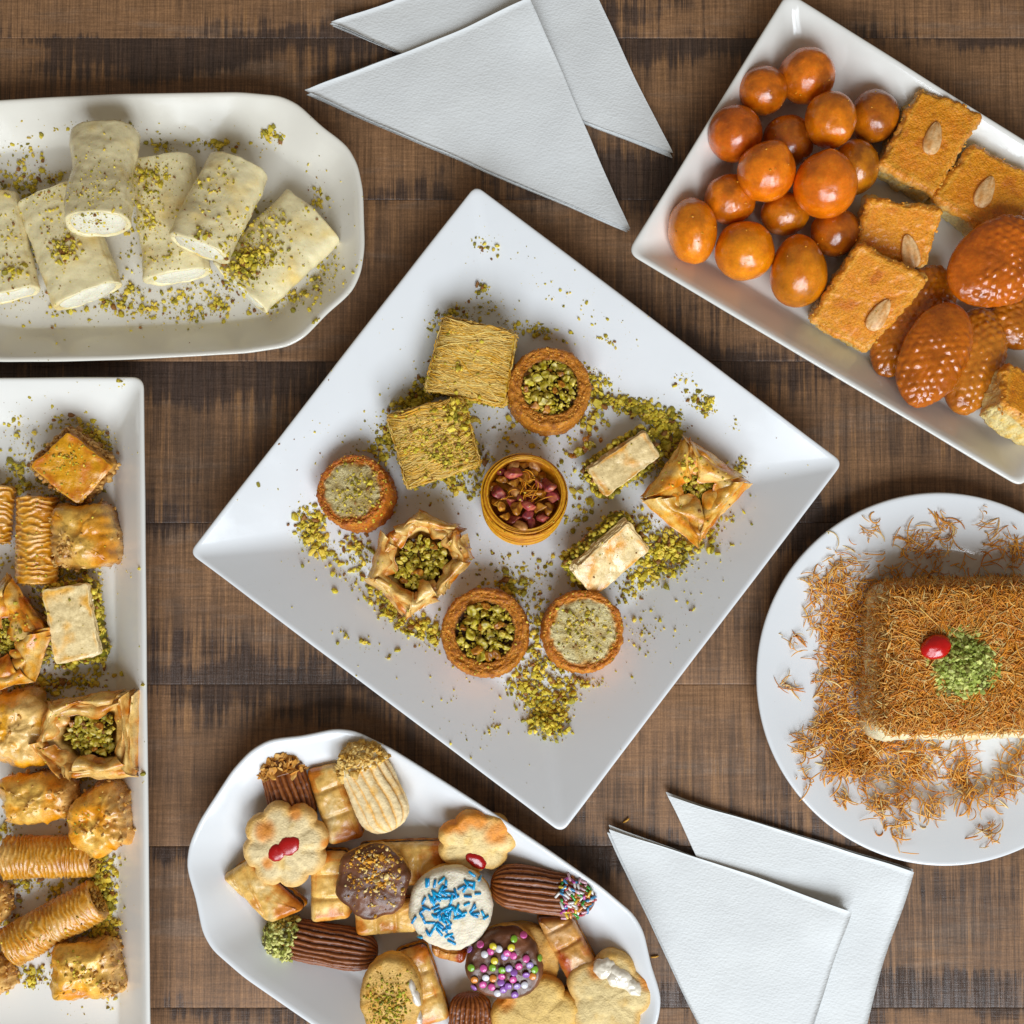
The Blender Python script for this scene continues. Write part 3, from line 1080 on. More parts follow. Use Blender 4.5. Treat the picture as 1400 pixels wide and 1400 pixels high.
# ---- thin-dough baskets and parcels
def parcel(label, pts, seed, h, hole, cov, fill='pistachio', name="phyllo_parcel", tilt=(0, 0), nn=26, base='#e0b26c', brown='#b4702c', grp="folded thin-dough parcels"):
    """bowl of stacked thin dough over a polygon; flaps fold from each side over a nut filling"""
    c = np.mean(pts, axis=0)
    t = Thing(name, label, "pastry", c[0], c[1], FL, h, grp, tilt)
    P = t.loc(pts)
    if area2(P) < 0:
        P = P[::-1]
    rs = np.random.RandomState(seed)
    o = rpoly(P, 9, 140)
    m = len(o)
    cen = o.mean(0)
    prof = [(.2, 0), (.80, 0), (.86, 4), (.9, .2 * h), (.95, .45 * h), (.99, .7 * h), (1.0, .86 * h), (.985, .95 * h), (.95, h - 1), (.9, h), (.84, h - 2), (hole + .06, h - 6), (hole, h - 14), (hole * .9, h - 20), (hole * .5, h - 20), (.06, h - 20)]
    R = np.stack([np.column_stack([cen + (o - cen) * s, np.full(m, z)]) for s, z in prof])
    lay = np.sin(R[..., 2] * 1.1 + fbm(R, .03, 2, seed) * 9) * (R[..., 2] < h - 3) * (R[..., 2] > 3)
    cr = fbm(R, .035, 4, seed + 1)
    R += gnormal(R) * (cr * 6 + lay * 1.3)[..., None]
    R[..., 2] = np.maximum(R[..., 2], 0)
    a, b = C(base), C(brown)
    cc = mixc(mixc(a, C('#f0cc8c'), sstep(-.1, .4, -cr)), b, sstep(-.1, .35, cr + lay * .15))
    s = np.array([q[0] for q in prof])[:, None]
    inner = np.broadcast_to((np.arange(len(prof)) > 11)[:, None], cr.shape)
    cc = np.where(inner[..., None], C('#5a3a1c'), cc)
    g = Geo()
    put(g, R, cc)
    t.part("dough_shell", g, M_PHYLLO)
    n = len(P)
    for i in range(n):
        A, B = P[i], P[(i + 1) % n]
        for l in range(4):
            ca = cov[i % len(cov)] * rs.uniform(.7, 1.25)
            jit = rs.normal(0, 4.5, (2, 2))
            up = rs.uniform(1, 6) + l * 2.2
            tip = cen + (A * rs.uniform(.3, .7) + B * .5 - cen) * 0.1

            def fn(u, v, A=A, B=B, ca=ca, jit=jit, up=up, tip=tip, l=l):
                e0 = (A + jit[0])[None, None] * (1 - u)[..., None] + (B + jit[1])[None, None] * u[..., None]
                e0 = cen + (e0 - cen) * (1.005 + .012 * l)
                mid = e0 + (tip - e0) * (v * ca)[..., None]
                # the inner edge wanders
                wob = (ca * 14 * np.sin(u * 4 + seed + l * 2.3) + 2.5 * np.sin(u * 9 + i * 3 + l) + 5 * (u - .5) * math.sin(l * 2 + i)) * v
                d = (cen - (A + B) / 2)
                d = d / np.linalg.norm(d)
                mid = mid + d * wob[..., None]
                z = h - 9 * (1 - v) ** 3 * 2 + up * np.sin(np.pi * np.clip(v * .9 + .1, 0, 1)) - 7 * v * v + l * 1.2
                z = z + 3 * np.sin(u * 5 + l) * v
                return np.concatenate([mid, z[..., None]], -1)

            def colr(u, v, Pp, l=l):
                q = fbm(Pp, .05, 3, seed + i * 3 + l)
                return mixc(mixc(a, C('#f2cf90'), sstep(-.2, .4, q)), b, np.clip(sstep(.0, .4, -q) * .9 + sstep(.8, 1, v) * .8 + sstep(.14, 0, v) * .4, 0, 1))
            g = Geo()
            sheet(g, fn, 30, 14, colr, .8, 5.0, .035, seed * 5 + i * 3 + l)
            t.part("dough_leaf", g, M_PHYLLO)
    if nn:
        ins = lambda: tuple(cen + (o[rs.randint(m)] - cen) * math.sqrt(rs.rand()) * hole * .85)
        for (x, y) in spread_pts(rs, nn, ins, 8.5):
            q = rs.rand()
            nut(t.e, x, y, h - 13 + rs.uniform(-3, 5), rs.uniform(5, 8.6), 'pistachio' if q < .72 else 'brown', rs)
        g = Geo()
        k = 300
        Q = np.array([ins() for _ in range(k)])
        bits(g, np.column_stack([Q, h - 15 + rs.uniform(-3, 4, k)]), rs.uniform(1.2, 3.4, k), crumb_cols(k, rs, .85), seed=seed)
        t.part("nut_crumbs", g, M_CRUMB, kind="stuff")
    return t


# ---- layered thin-dough bars and diamonds
def layered(label, pts, seed, h=48, tilt=(0, 0), name="baklava_bar", fill='green', grp="baklava bars", z0=FL, top='#efd6a6', brown='#c78f4c', lift=0, cat="baklava"):
    c = np.mean(pts, axis=0)
    t = Thing(name, label, cat, c[0], c[1], z0, h, grp, tilt, lift)
    P = t.loc(pts)
    rs = np.random.RandomState(seed)
    o = rpoly(P, 4, 120)
    cen = o.mean(0)

    def leaves(zlist, th, cola, colb, spreadd, nfill):
        g = Geo()
        for k, z in enumerate(zlist):
            last = k == len(zlist) - 1
            oo = o + rs.normal(0, spreadd, 2) + onorm(o) * (fbm(np.column_stack([o, np.full(len(o), z)]), .07, 3, seed + k) * 3.0 - .5 * k * 0)[:, None]
            R, T = block(oo, [(-.6, z), (0, z + .4), (0, z + th - .4), (-.6, z + th)], nfill if last else 2, 0.0, bot=1)
            w = fbm(R * [1, 1, 0], .03, 3, seed + 2) * 3.5 + fbm(R * [1, 1, 0], .09, 3, seed + 7) * 1.2
            R[..., 2] += w
            q = fbm(R, .035, 4, seed + 11)
            cc = mixc(cola, colb, sstep(.0, .5, q + .35 * sstep(.25, 0, T) * (T >= 0)))
            put(g, R, cc)
        return g
    pale = fill == 'green'
    t.part("bottom_crust", leaves(np.linspace(0, 10, 4), 2.6, C('#b98546'), C('#8a5526'), 1.2, 2), M_PHYLLO)
    g = Geo()
    R, T = block(o, [(-2, 9), (3, 13), (6, h * .45), (4, h - 18), (-2, h - 13)], 3, bot=1)
    fa, fb = (C('#7d7a24'), C('#4f3a16')) if pale else (C('#b08a56'), C('#7b5028'))
    R += gnormal(R) * (fbm(R, .12, 3, seed + 5) * 5)[..., None]
    put(g, R, mixc(fa, fb, sstep(-.3, .35, fbm(R, .11, 3, seed + 6))))
    n = 330
    e = rs.randint(0, len(o), n)
    Pb = np.column_stack([o[e] + onorm(o)[e] * rs.uniform(1, 7, (n, 1)), rs.uniform(10, h - 13, n)])
    cb = crumb_cols(n, rs) if pale else np.clip(mixc(C('#c9a36a'), C('#7e5228'), rs.rand(n)), 0, .9)
    bits(g, Pb, rs.uniform(1.3, 4.2, n), cb, seed=seed)
    t.part("nut_filling", g, M_CRUMB)
    t.part("top_crust", leaves(np.linspace(h - 15, h - 3, 6), 2.4, C(top), C(brown), 1.0, 14), M_PHYLLO)
    # thin flakes lifting at the edges
    g = Geo()
    for k in range(7):
        e = rs.randint(len(o))
        nr = onorm(o)[e]
        tg = np.array([-nr[1], nr[0]])
        L, Wd = rs.uniform(8, 20), rs.uniform(4, 9)
        z = h + rs.uniform(-12, 0)
        base = o[e] - nr * Wd * .7

        def fn(u, v, base=base, tg=tg, nr=nr, L=L, Wd=Wd, z=z):
            p = base + tg * ((u - .5) * L)[..., None] + nr * (v * Wd * (.7 + .3 * np.sin(u * 7)))[..., None]
            return np.concatenate([p, (z + 1.5 * np.sin(u * 5) - v * v * 3)[..., None]], -1)
        sheet(g, fn, 7, 5, C(top), .6, 1.0, .1, seed + k)
    t.part("flakes", g, M_PHYLLO)
    return t


# ---- rough syrup-soaked chunks with a wrinkled top sheet
def chunk(label, pts, seed, h=56, tilt=(0, 0), z0=FL, rough=9.0, side=(1, 0), name="baklava_piece", grp="rough golden baklava pieces", gold='#dd9836', pale='#e8bc72', lift=0):
    c = np.mean(pts, axis=0)
    t = Thing(name, label, "baklava", c[0], c[1], z0, h, grp, tilt, lift)
    P = t.loc(pts)
    rs = np.random.RandomState(seed)
    o = rpoly(P, 14, 130)
    R, T = block(o, [(-8, 0), (-2, 4), (1, 12), (1, h * .4), (0, h * .6), (-2, h - 14), (-5, h - 7), (-10, h - 2.5), (-15, h - .5)], 14, 1.5)
    big = fbm(R, .022, 3, seed)
    ridge = 1 - np.abs(fbm(R, .035, 3, seed + 3)) * 2.2
    cr = fbm(R, .11, 4, seed + 1)
    sd = np.array(side, float) / (np.linalg.norm(side) + 1e-9)
    ext = np.abs(o @ sd).max() + 1e-6
    crumbly = sstep(.25, .75, (R[..., :2] @ sd) / ext + big * .5) if any(side) else 0 * big
    crumbly = np.maximum(crumbly, sstep(h * .62, h * .3, R[..., 2]))
    R = R + tnormal(R, T) * (big * rough * 1.25 + ridge * 4.6 * (1 - crumbly * .6) + fbm(R, .06, 3, seed + 9) * 3 + np.sin(R[..., 2] * 1.15 + fbm(R, .03, 2, seed + 10) * 8) * 1.5 * (T < 0) + cr * (1.6 + crumbly * 7.0))[..., None]
    R[..., 2] = np.maximum(R[..., 2], 0)
    q = fbm(R, .03, 4, seed + 5)
    gl = mixc(C(gold), C(pale), sstep(-.15, .35, q + ridge * .18))
    gl = mixc(gl, C('#a9611f'), sstep(.2, .55, -q) * .7)
    cc = mixc(gl, mixc(C('#d8b27a'), C('#94602c'), sstep(-.25, .35, cr + q * .4)), crumbly)
    g = Geo()
    put(g, R, cc)
    t.part("layered_body", g, M_PHYLLO)
    g = Geo()
    n = 240
    f = R.reshape(-1, 3)
    wgt = np.asarray(crumbly).reshape(-1) + .03
    idx = rs.choice(len(f), n, p=wgt / wgt.sum())
    bits(g, f[idx] + rs.normal(0, 1, (n, 3)), rs.uniform(.9, 3.0, n), np.clip(mixc(C('#dcb980'), C('#9a6a34'), rs.rand(n)), 0, .9), seed=seed)
    t.part("nut_crumbs", g, M_CRUMB, kind="stuff")
    return t


# ---- pleated rolls
def pleated_roll(label, p0, p1, wid, seed, n_rib=15, z0=FL, grp="pleated rolls", tilt=(0, 0)):
    cx, cy = (p0[0] + p1[0]) / 2, (p0[1] + p1[1]) / 2
    t = Thing("pleated_roll", label, "baklava", cx, cy, z0, wid * .8, grp, tilt)
    L2 = t.loc([p0, p1])
    ax = L2[1] - L2[0]
    L = np.linalg.norm(ax)
    a = math.atan2(ax[1], ax[0])
    r = wid / 2 * t.k
    n, m = 190, 56
    u = np.linspace(-.5, .5, n)
    th = np.linspace(0, 2 * np.pi, m, endpoint=False)
    U, TH = np.meshgrid(u, th, indexing='ij')
    Q = np.stack([U * L, np.cos(TH) * r, np.sin(TH) * r], -1)
    ph = U * n_rib * 2 * np.pi + fbm(Q, .03, 3, seed) * 13 + 1.1 * np.sin(TH + 1)
    rib = 1 - np.abs(np.sin(ph / 2)) ** .7
    am = .3 + .75 * sstep(-.35, .35, fbm(Q, .045, 2, seed + 2))
    rr = r * (.95 + .14 * (rib - .4) * am + .02 * fbm(Q * [2.5, 1, 1], .1, 2, seed + 8) + .06 * fbm(Q, .02, 2, seed + 3))
    rr *= 1 - .0 * U
    X = U * L
    R = np.stack([X, np.cos(TH) * rr, np.sin(TH) * rr * .86], -1)
    # ends fold in
    e0, e1 = [], []
    for s, dx in ((.9, 1.5), (.7, .5), (.45, -2), (.15, -3)):
        k0, k1 = R[0].copy(), R[-1].copy()
        k0[:, 1:] *= s
        k1[:, 1:] *= s
        k0[:, 0] -= dx
        k1[:, 0] += dx
        e0.insert(0, k0)
        e1.append(k1)
    R = np.concatenate([np.array(e0), R, np.array(e1)])
    R[..., 2] += r * .8
    R[..., 2] = np.maximum(R[..., 2], 0)
    ribf = np.concatenate([np.full((4, m), .5), rib, np.full((4, m), .5)])
    R[:5] += gnormal(R)[:5] * (fbm(R[:5], .1, 3, seed) * 3)[..., None]
    R[-5:] += gnormal(R)[-5:] * (fbm(R[-5:], .1, 3, seed) * 3)[..., None]
    q = fbm(R, .03, 3, seed + 4)
    cc = mixc(mixc(C('#b8803c'), C('#dcae6c'), sstep(.05, .7, ribf)), C('#e3bf86'), sstep(.1, .5, q) * .5)
    cc = mixc(cc, C('#9a5c22'), sstep(.15, .5, -q) * .5)
    R = rot2(R, a)
    g = Geo()
    put(g, R, cc)
    t.part("pleated_dough", g, M_PHYLLO)
    g = Geo()
    rs = np.random.RandomState(seed)
    for end in (-1, 1):
        k = 60
        b = rs.uniform(0, 6.28, k)
        q = r * .62 * np.sqrt(rs.rand(k))
        Pb = np.column_stack([np.full(k, end * (L / 2 + .3)) + rs.normal(0, 1, k), np.cos(b) * q, r * .8 + np.sin(b) * q * .86])
        bits(g, rot2(Pb, a), rs.uniform(1.2, 2.8, k), mixc(C('#a8854a'), C('#74501f'), rs.rand(k)), seed=seed + end)
    t.part("nut_filling", g, M_CRUMB)
    return t


# ---- sweet cheese rolls filled with cream
def cheese_roll(label, p0, p1, wid, seed, hgt=None, z0=FL, tilt=(0, 0), waist=0.0, open_end=1, flap=0.6, taper=0.0, lift=0):
    """p1 is the open end that shows the cream"""
    cx, cy = (p0[0] + p1[0]) / 2, (p0[1] + p1[1]) / 2
    hgt = hgt or wid * .62
    t = Thing("cheese_roll", label, "pastry", cx, cy, z0, hgt, "rolled sweet cheese pastries with cream", tilt, lift)
    L2 = t.loc([p0, p1])
    ax = L2[1] - L2[0]
    L, a = np.linalg.norm(ax), math.atan2(ax[1], ax[0])
    w = wid / 2 * t.k
    hh = hgt / 2
    n, m = 60, 90
    u = np.linspace(-.5, .5, n)
    th = np.linspace(0, 2 * np.pi, m, endpoint=False)

    def cs(th, e=2.35):
        c, s = np.cos(th), np.sin(th)
        q = (np.abs(c) ** e + np.abs(s) ** e) ** (-1 / e)
        return c * q, s * q
    cy_, cz_ = cs(th)
    U = u[:, None]
    wf = 1 - waist * np.exp(-((U + .12) / .17) ** 2) + taper * U
    # overlap step of the sheet
    step = 1 + .035 * sstep(flap - .05, flap + .05, th)[None] * sstep(flap + 2.4, flap + 1.2, th)[None]
    R = np.stack([np.broadcast_to(U * L, (n, m)), cy_[None] * w * wf * step, cz_[None] * hh * step * (.95 + .05 * wf)], -1)
    R[..., 0] += 2.5 * fbm(np.stack([R[..., 1], R[..., 2], 0 * R[..., 1]], -1), .03, 2, seed) * (U * 2)
    e0, e1 = [], []
    for s, dx in ((.985, 1.2), (.95, 2.0), (.88, 1.8), (.82, 0), (.79, -4), (.78, -9), (.4, -9), (.1, -9)):
        k0, k1 = R[0].copy(), R[-1].copy()
        k0[:, 1:] *= s
        k1[:, 1:] *= s
        k0[:, 0] -= dx
        k1[:, 0] += dx
        e0.insert(0, k0)
        e1.append(k1)
    R = np.concatenate([np.array(e0), R, np.array(e1)])
    R += gnormal(R) * (fbm(R, .02, 3, seed + 1) * 4.5 + fbm(R, .09, 3, seed + 2) * 1.2)[..., None]
    R[..., 2] += hh
    R[..., 2] = np.maximum(R[..., 2], 0)
    q = fbm(R, .02, 3, seed + 4)
    cc = mixc(C('#faebbc', 1.5), C('#e8cb84', 1.35), sstep(0, .55, q))
    g = Geo()
    put(g, rot2(R, a), cc)
    t.part("cheese_wrap", g, M_CHEESE)
    for end in (1, -1):
        g = Geo()
        rr = [(.995 * s, d) for s, d in ((.84, -7), (.84, -3), (.8, 0), (.7, 2.2), (.5, 3.6), (.25, 4.4), (.06, 4.6))]
        K = np.array([np.column_stack([np.full(m, end * (L / 2 + d)), cy_ * w * float(wf[-1 if end > 0 else 0, 0]) * s, cz_ * hh * s]) for s, d in rr])
        K += gnormal(K) * (fbm(K, .06, 4, seed + 8) * 3.5)[..., None] * np.array([0, 0, .6, 1, 1, 1, 1])[:, None, None]
        K[..., 2] += hh
        put(g, rot2(K, a), C('#f3ecd4', 1.0))
        if end < 0:
            g.f = [f[:, ::-1] for f in g.f]
        t.part("cream_filling", g, M_CREAMF)
    return t


# ---- round syrup dough balls
def dough_ball(label, cx, cy, rx, ry, seed, z0, rot=0.0, tip=None, tone='#c4701c', dark='#8d4a16', pear=0.0):
    rx2 = rx
    hz = (rx + ry) / 2 * .96
    t = Thing("dough_ball", label, "dough ball", cx, cy, z0, hz, "syrup-soaked fried dough balls")
    rx, ry = rx * t.k, ry * t.k
    n, m = 48, 72
    ph = np.linspace(0, np.pi, n + 2)[1:-1][:, None]
    th = np.linspace(0, 2 * np.pi, m, endpoint=False)[None]
    D = np.stack([np.sin(ph) * np.cos(th), np.sin(ph) * np.sin(th), -np.cos(ph) + 0 * th], -1)
    f = 1 + .045 * fbm(D, 1.1, 2, seed) + .018 * fbm(D, 4, 3, seed + 1)
    if tip is not None:
        tv = np.array([math.cos(tip) * .75, math.sin(tip) * .75, .66])
        tv /= np.linalg.norm(tv)
        f = f + .13 * np.exp((D @ tv - 1) * 14)
    R = D * f[..., None] * np.array([rx, ry, hz])
    if pear:
        R[..., 0] *= 1 - pear * R[..., 1] / ry
    R[..., 2] += hz
    q = fbm(D, 1.6, 3, seed + 4)
    cc = mixc(C(tone, 1.6), C(dark, 1.5), sstep(-.3, .4, q) * .8)
    cc = mixc(cc, C('#d98b33', 1.2), sstep(.15, .6, fbm(D, 2.5, 3, seed + 7)) * .4)
    cc = mixc(cc, C('#b04a18', 1.3), sstep(.15, .6, fbm(D, 1.3, 3, seed + 17)) * .35)
    g = Geo()
    put(g, rot2(R, rot), cc)
    rs = np.random.RandomState(seed)
    t.part("fried_crust", g, M_AMBER)
    k = rs.randint(2, 6)
    g = Geo()
    d = rs.normal(0, 1, (k, 3))
    d[:, 2] = np.abs(d[:, 2]) + .3
    d /= np.linalg.norm(d, axis=1)[:, None]
    bits(g, rot2(d * [rx, ry, hz] * 1.0 + [0, 0, hz], rot), rs.uniform(.7, 1.5, k), C('#e0953c'), seed=seed)
    t.part("crust_blisters", g, M_AMBER, kind="stuff")
    return t


# ---- semolina squares with an almond
def semolina_square(label, pts, almond, al_ang, seed, z0=FL, h=52, tilt=(0, 0), lift=0):
    c = np.mean(pts, axis=0)
    t = Thing("semolina_square", label, "cake", c[0], c[1], z0, h, "semolina cake squares topped with an almond", tilt, lift)
    P = t.loc(pts)
    o = rpoly(P, 7, 240)
    rs = np.random.RandomState(seed)
    wall = [(-2, 0), (0, 4)] + [(1.5 * math.sin(k), 6 + (h - 12) * k / 8) for k in range(9)] + [(0, h - 4), (-1.5, h - 1.5), (-4, h)]
    R, T = block(o, wall, 26, .5)
    top = sstep(-.01, .02, T)
    big, med, fin = fbm(R, .03, 3, seed), fbm(R, .11, 3, seed + 1), fbm(R, .33, 3, seed + 2)
    R = R + tnormal(R, T) * ((1 - top) * (big * 6 + med * 4.5 + fin * 1.6) + top * (big * 2.2 + med * 1.4))[..., None]
    R[..., 2] = np.maximum(R[..., 2], 0)
    q = fbm(R, .028, 3, seed + 5)
    tc = mixc(mixc(C('#e69c4c'), C('#d1853a'), sstep(-.25, .4, q)), C('#e8aa58'), sstep(.0, .5, fin + med * .5) * .6)
    tc = mixc(tc, C('#a84d1c'), sstep(.1, .5, -q + fin * .2) * .5)
    ed = sstep(.16, .0, T + .08 * med) * (T >= 0)
    tc = mixc(tc, C('#e0ac5c'), ed * .6)
    sc_ = mixc(C('#f0dca6'), C('#dfb767'), sstep(-.1, .5, med + fin * .5))
    sc_ = mixc(sc_, C('#dd9a3e'), sstep(h * .62, h * .95, R[..., 2] + med * 10) * .7)
    cc = mixc(sc_, tc, np.where(T >= 0, 1.0, sstep(h - 7, h - 1, R[..., 2]) * .9))
    g = Geo()
    put(g, R, cc)
    t.part("cake", g, M_SEMO)
    g = Geo()
    n = 260
    e = rs.randint(0, len(o), n)
    bits(g, np.column_stack([o[e] + onorm(o)[e] * rs.uniform(-10, 1.5, (n, 1)), rs.uniform(h * .4, h - .3, n)]), rs.uniform(.6, 1.9, n), np.clip(mixc(C('#e2b86c'), C('#d48c38'), rs.rand(n)), 0, .9), seed=seed)
    t.part("loose_grain", g, M_CRUMB, kind="stuff")
    if almond is not None:
        q = t.loc([almond])[0]
        s = np.linspace(-1, 1, 26)
        m = 24
        th = np.linspace(0, 2 * np.pi, m, endpoint=False)
        w = np.sqrt(np.clip(1 - np.abs(s) ** 2.2, 0, 1)) * (1 - .28 * s)
        A = np.stack([np.column_stack([np.full(m, x * 23), np.cos(th) * 11.5 * ww, np.sin(th) * 5.5 * ww]) for x, ww in zip(s, np.maximum(w, .03))])
        A[..., 2] += .5 * np.sin(np.arctan2(A[..., 2], A[..., 1]) * 9)
        A = rot2(A, al_ang)
        A += [q[0], q[1], h + 2.2]
        g = Geo()
        st = fbm(rot2(A - [q[0], q[1], 0], -al_ang) * [.12, 1, 1], .35, 3, seed)
        put(g, A, mixc(C('#e4bf93'), C('#b98656'), sstep(-.3, .4, st)))
        t.part("almond", g, M_NUT)
    return t


# ---- oval cakes pressed with small bumps
def bumpy_oval(label, cx, cy, a, b, rot, seed, z0, hgt=38, smooth_at=None, tone='#b5621f', tilt=(0, 0), lift=0, bump=2.5):
    t = Thing("bumpy_oval_cake", label, "cake", cx, cy, z0, hgt, "oval syrup cakes pressed with bumps", tilt, lift)
    a, b = a * t.k, b * t.k
    n, m = 110, 260
    ph = np.linspace(0, np.pi, n + 2)[1:-1][:, None]
    th = np.linspace(0, 2 * np.pi, m, endpoint=False)[None]
    e = .86
    rho = np.sin(ph) ** e
    zz = -np.sign(np.cos(ph)) * np.abs(np.cos(ph)) ** .9
    egg = 1 + .07 * np.cos(th)
    R = np.stack([rho * np.cos(th) * a, rho * np.sin(th) * b * egg, zz * hgt * .5 + 0 * th], -1)
    R += gnormal(R) * (fbm(R, .02, 2, seed) * 3)[..., None]
    sp = 11.5
    wx, wy = R[..., 0] + 9 * fbm(R, .025, 3, seed + 3), R[..., 1] + 9 * fbm(R, .025, 3, seed + 4)
    bmp = 0
    for ox, oy in ((0, 0), (sp / 2, sp * .866)):
        gx = (wx - ox) / sp
        gy = (wy - oy) / (sp * 1.732)
        dx, dy = (gx - np.round(gx)) * sp, (gy - np.round(gy)) * sp * 1.732
        idv = np.sin(np.round(gx) * 12.9 + np.round(gy) * 78.2 + ox) * 43758.5 % 1
        bmp = np.maximum(bmp, np.exp(-((dx * dx + dy * dy) / 20.0) ** 1.1) * (.25 + .85 * idv))
    upm = sstep(-.25, .25, zz + 0 * th)
    if smooth_at is not None:
        d = (R[..., 0] * math.cos(smooth_at) + R[..., 1] * math.sin(smooth_at)) / max(a, b)
        upm = upm * (1 - sstep(.15, .6, d) * .85)
    bmp = bmp * upm
    R += gnormal(R) * (bmp * bump + fbm(R, .2, 3, seed + 6) * .5)[..., None]
    R[..., 2] += hgt * .5
    q = fbm(R, .025, 3, seed + 8)
    cc = mixc(mixc(C(tone, 1.25), C('#8a4415', 1.2), sstep(-.2, .5, q) * .7), C('#cf8438'), sstep(.3, .95, bmp) * .3)
    g = Geo()
    put(g, rot2(R, rot), cc)
    t.part("pressed_dough", g, M_AMBER)
    return t


# ---- shredded pastry slab with cheese
def slab(label, pts, seed, h=84):
    c = np.mean(pts, axis=0)
    t = Thing("shredded_cheese_pastry", label, "pastry", c[0], c[1], FL, h)
    P = t.loc(pts)
    rs = np.random.RandomState(seed)
    o = rpoly(P, 9, 200)
    nr = onorm(o)
    g = Geo()
    R, T = block(o, [(10, 0), (15, 6), (14, h * .3), (11, h * .5), (7, h * .66), (2, h * .72)], 4)
    cr = fbm(R, .06, 4, seed)
    sth = np.clip(-nr[:, 1], 0, 1)[None, :, None] * np.array([0, -9, 0]) * ((T < 0) & (R[..., 2] > 1))[..., None]
    R = R + sth
    R += gnormal(R) * (cr * 6 + fbm(R, .2, 3, seed + 1) * 2.5)[..., None]
    R[..., 2] = np.maximum(R[..., 2], 0)
    put(g, R, mixc(C('#f6eccb'), C('#e6c98a'), sstep(0, .6, cr)))
    t.part("cheese_filling", g, M_CREAMF)
    g = Geo()
    R, T = block(o, [(-4, h * .6), (0, h * .64), (-1, h * .8), (-5, h * .93), (-10, h - 3)], 12, 1)
    cr = fbm(R, .05, 4, seed + 3)
    R += gnormal(R) * (cr * 5)[..., None]
    put(g, R, mixc(C('#c78234'), C('#a5641f'), sstep(-.3, .3, cr)))
    t.part("baked_crust", g, M_THREAD)
    lo, hi = o.min(0), o.max(0)

    def inside(n, s=1.0):
        out = []
        while len(out) < n:
            q = rs.uniform(lo, hi, (n, 2))
            # even-odd test
            x, y = q[:, 0:1], q[:, 1:2]
            a, b = o, np.roll(o, -1, 0)
            cnd = ((a[None, :, 1] > y) != (b[None, :, 1] > y)) & (x < (b - a)[None, :, 0] * (y - a[None, :, 1]) / ((b - a)[None, :, 1] + 1e-9) + a[None, :, 0])
            out += list(q[cnd.sum(1) % 2 == 1] * s)
        return np.array(out[:n])
    cols = [C('#cc8634', 1.4), C('#e2ac5e', 1.4), C('#b06a28', 1.4), C('#eccb88', 1.3)]

    def tcol(n, p):
        return np.clip(np.array(cols)[rs.choice(4, n, p=p)] * rs.uniform(.8, 1.15, (n, 1)), 0, .9)
    n = 6500
    q = inside(n, .985)
    ed = np.min(np.linalg.norm(q[:, None] - o[None, ::4], axis=-1), 1)
    z = h - 2 + fbm(np.column_stack([q, np.zeros(n)]), .05, 4, seed + 3) * 3.5 - 4 * np.exp(-ed / 5) + rs.uniform(-2, 5, n)
    g = Geo()
    threads(g, curl_paths(np.column_stack([q, z]), rs.uniform(0, 6.283, n), np.minimum(rs.uniform(22, 80, n), 2 * ed + 12), rs.normal(0, 2.4, n), 11, rs, 4), rs.uniform(.4, .85, n), tcol(n, (.44, .34, .13, .09)), 3)
    t.part("top_shreds", g, M_THREAD, kind="stuff")
    n = 7500
    e = rs.randint(0, len(o), n)
    z = rs.uniform(4, h - 2, n)
    south = nr[e][:, 1] < -.6
    keep = ~(south & (z < h * .78) & (rs.rand(n) < .95))
    e, z = e[keep], z[keep]
    n = len(e)
    outw = 1 + 9 * (1 - z / h) + rs.uniform(0, 5, n)
    pos = np.column_stack([o[e] + nr[e] * outw[:, None], z])
    path = curl_paths(pos, np.arctan2(nr[e][:, 0], -nr[e][:, 1]) + rs.normal(0, .9, n), rs.uniform(8, 30, n), rs.normal(0, 1.8, n), 7, rs, 7)
    threads(g2 := Geo(), path, rs.uniform(.5, 1.0, n), tcol(n, (.36, .33, .11, .2)), 3)
    t.part("side_shreds", g2, M_THREAD, kind="stuff")
    return t, P


def cherry_and_nuts(t, px_cherry, px_nuts, seed):
    rs = np.random.RandomState(seed)
    q = t.loc([px_cherry, px_nuts])
    n, m = 24, 36
    ph = np.linspace(0, np.pi, n + 2)[1:-1][:, None]
    th = np.linspace(0, 2 * np.pi, m, endpoint=False)[None]
    D = np.stack([np.sin(ph) * np.cos(th), np.sin(ph) * np.sin(th), -np.cos(ph) + 0 * th], -1)
    R = D * (1 + .12 * fbm(D, 1.4, 2, seed))[..., None] * [20, 16, 12]
    R = rot2(R, .3) + [q[0][0], q[0][1], t.h + 8]
    g = Geo()
    put(g, R, C('#b80f16', 1.1))
    r = t.part("cherry_half", g, M_GLOSS)
    g = Geo()
    k = 2400
    P = np.column_stack([rs.normal(0, 1, (k, 2)) * [19, 20] + q[1], np.zeros(k)])
    d = np.linalg.norm((P[:, :2] - q[1]) / [44, 44], axis=1)
    P = P[d < 1.15]
    d = d[d < 1.15]
    k = len(P)
    P[:, 2] = t.h + 3 + rs.rand(k) * 22 * np.clip(1 - d, 0, 1)
    w = rs.rand(k, 1)
    cl = np.clip(np.where(w < .5, C('#8c9644', 1.3), np.where(w < .82, C('#b5b86c', 1.3), C('#6e6a30', 1.2))) * rs.uniform(.8, 1.2, (k, 1)), 0, .9)
    bits(g, P, rs.uniform(.8, 3.6, k), cl, seed=seed)
    t.part("pistachio_heap", g, M_CRUMB, kind="stuff")


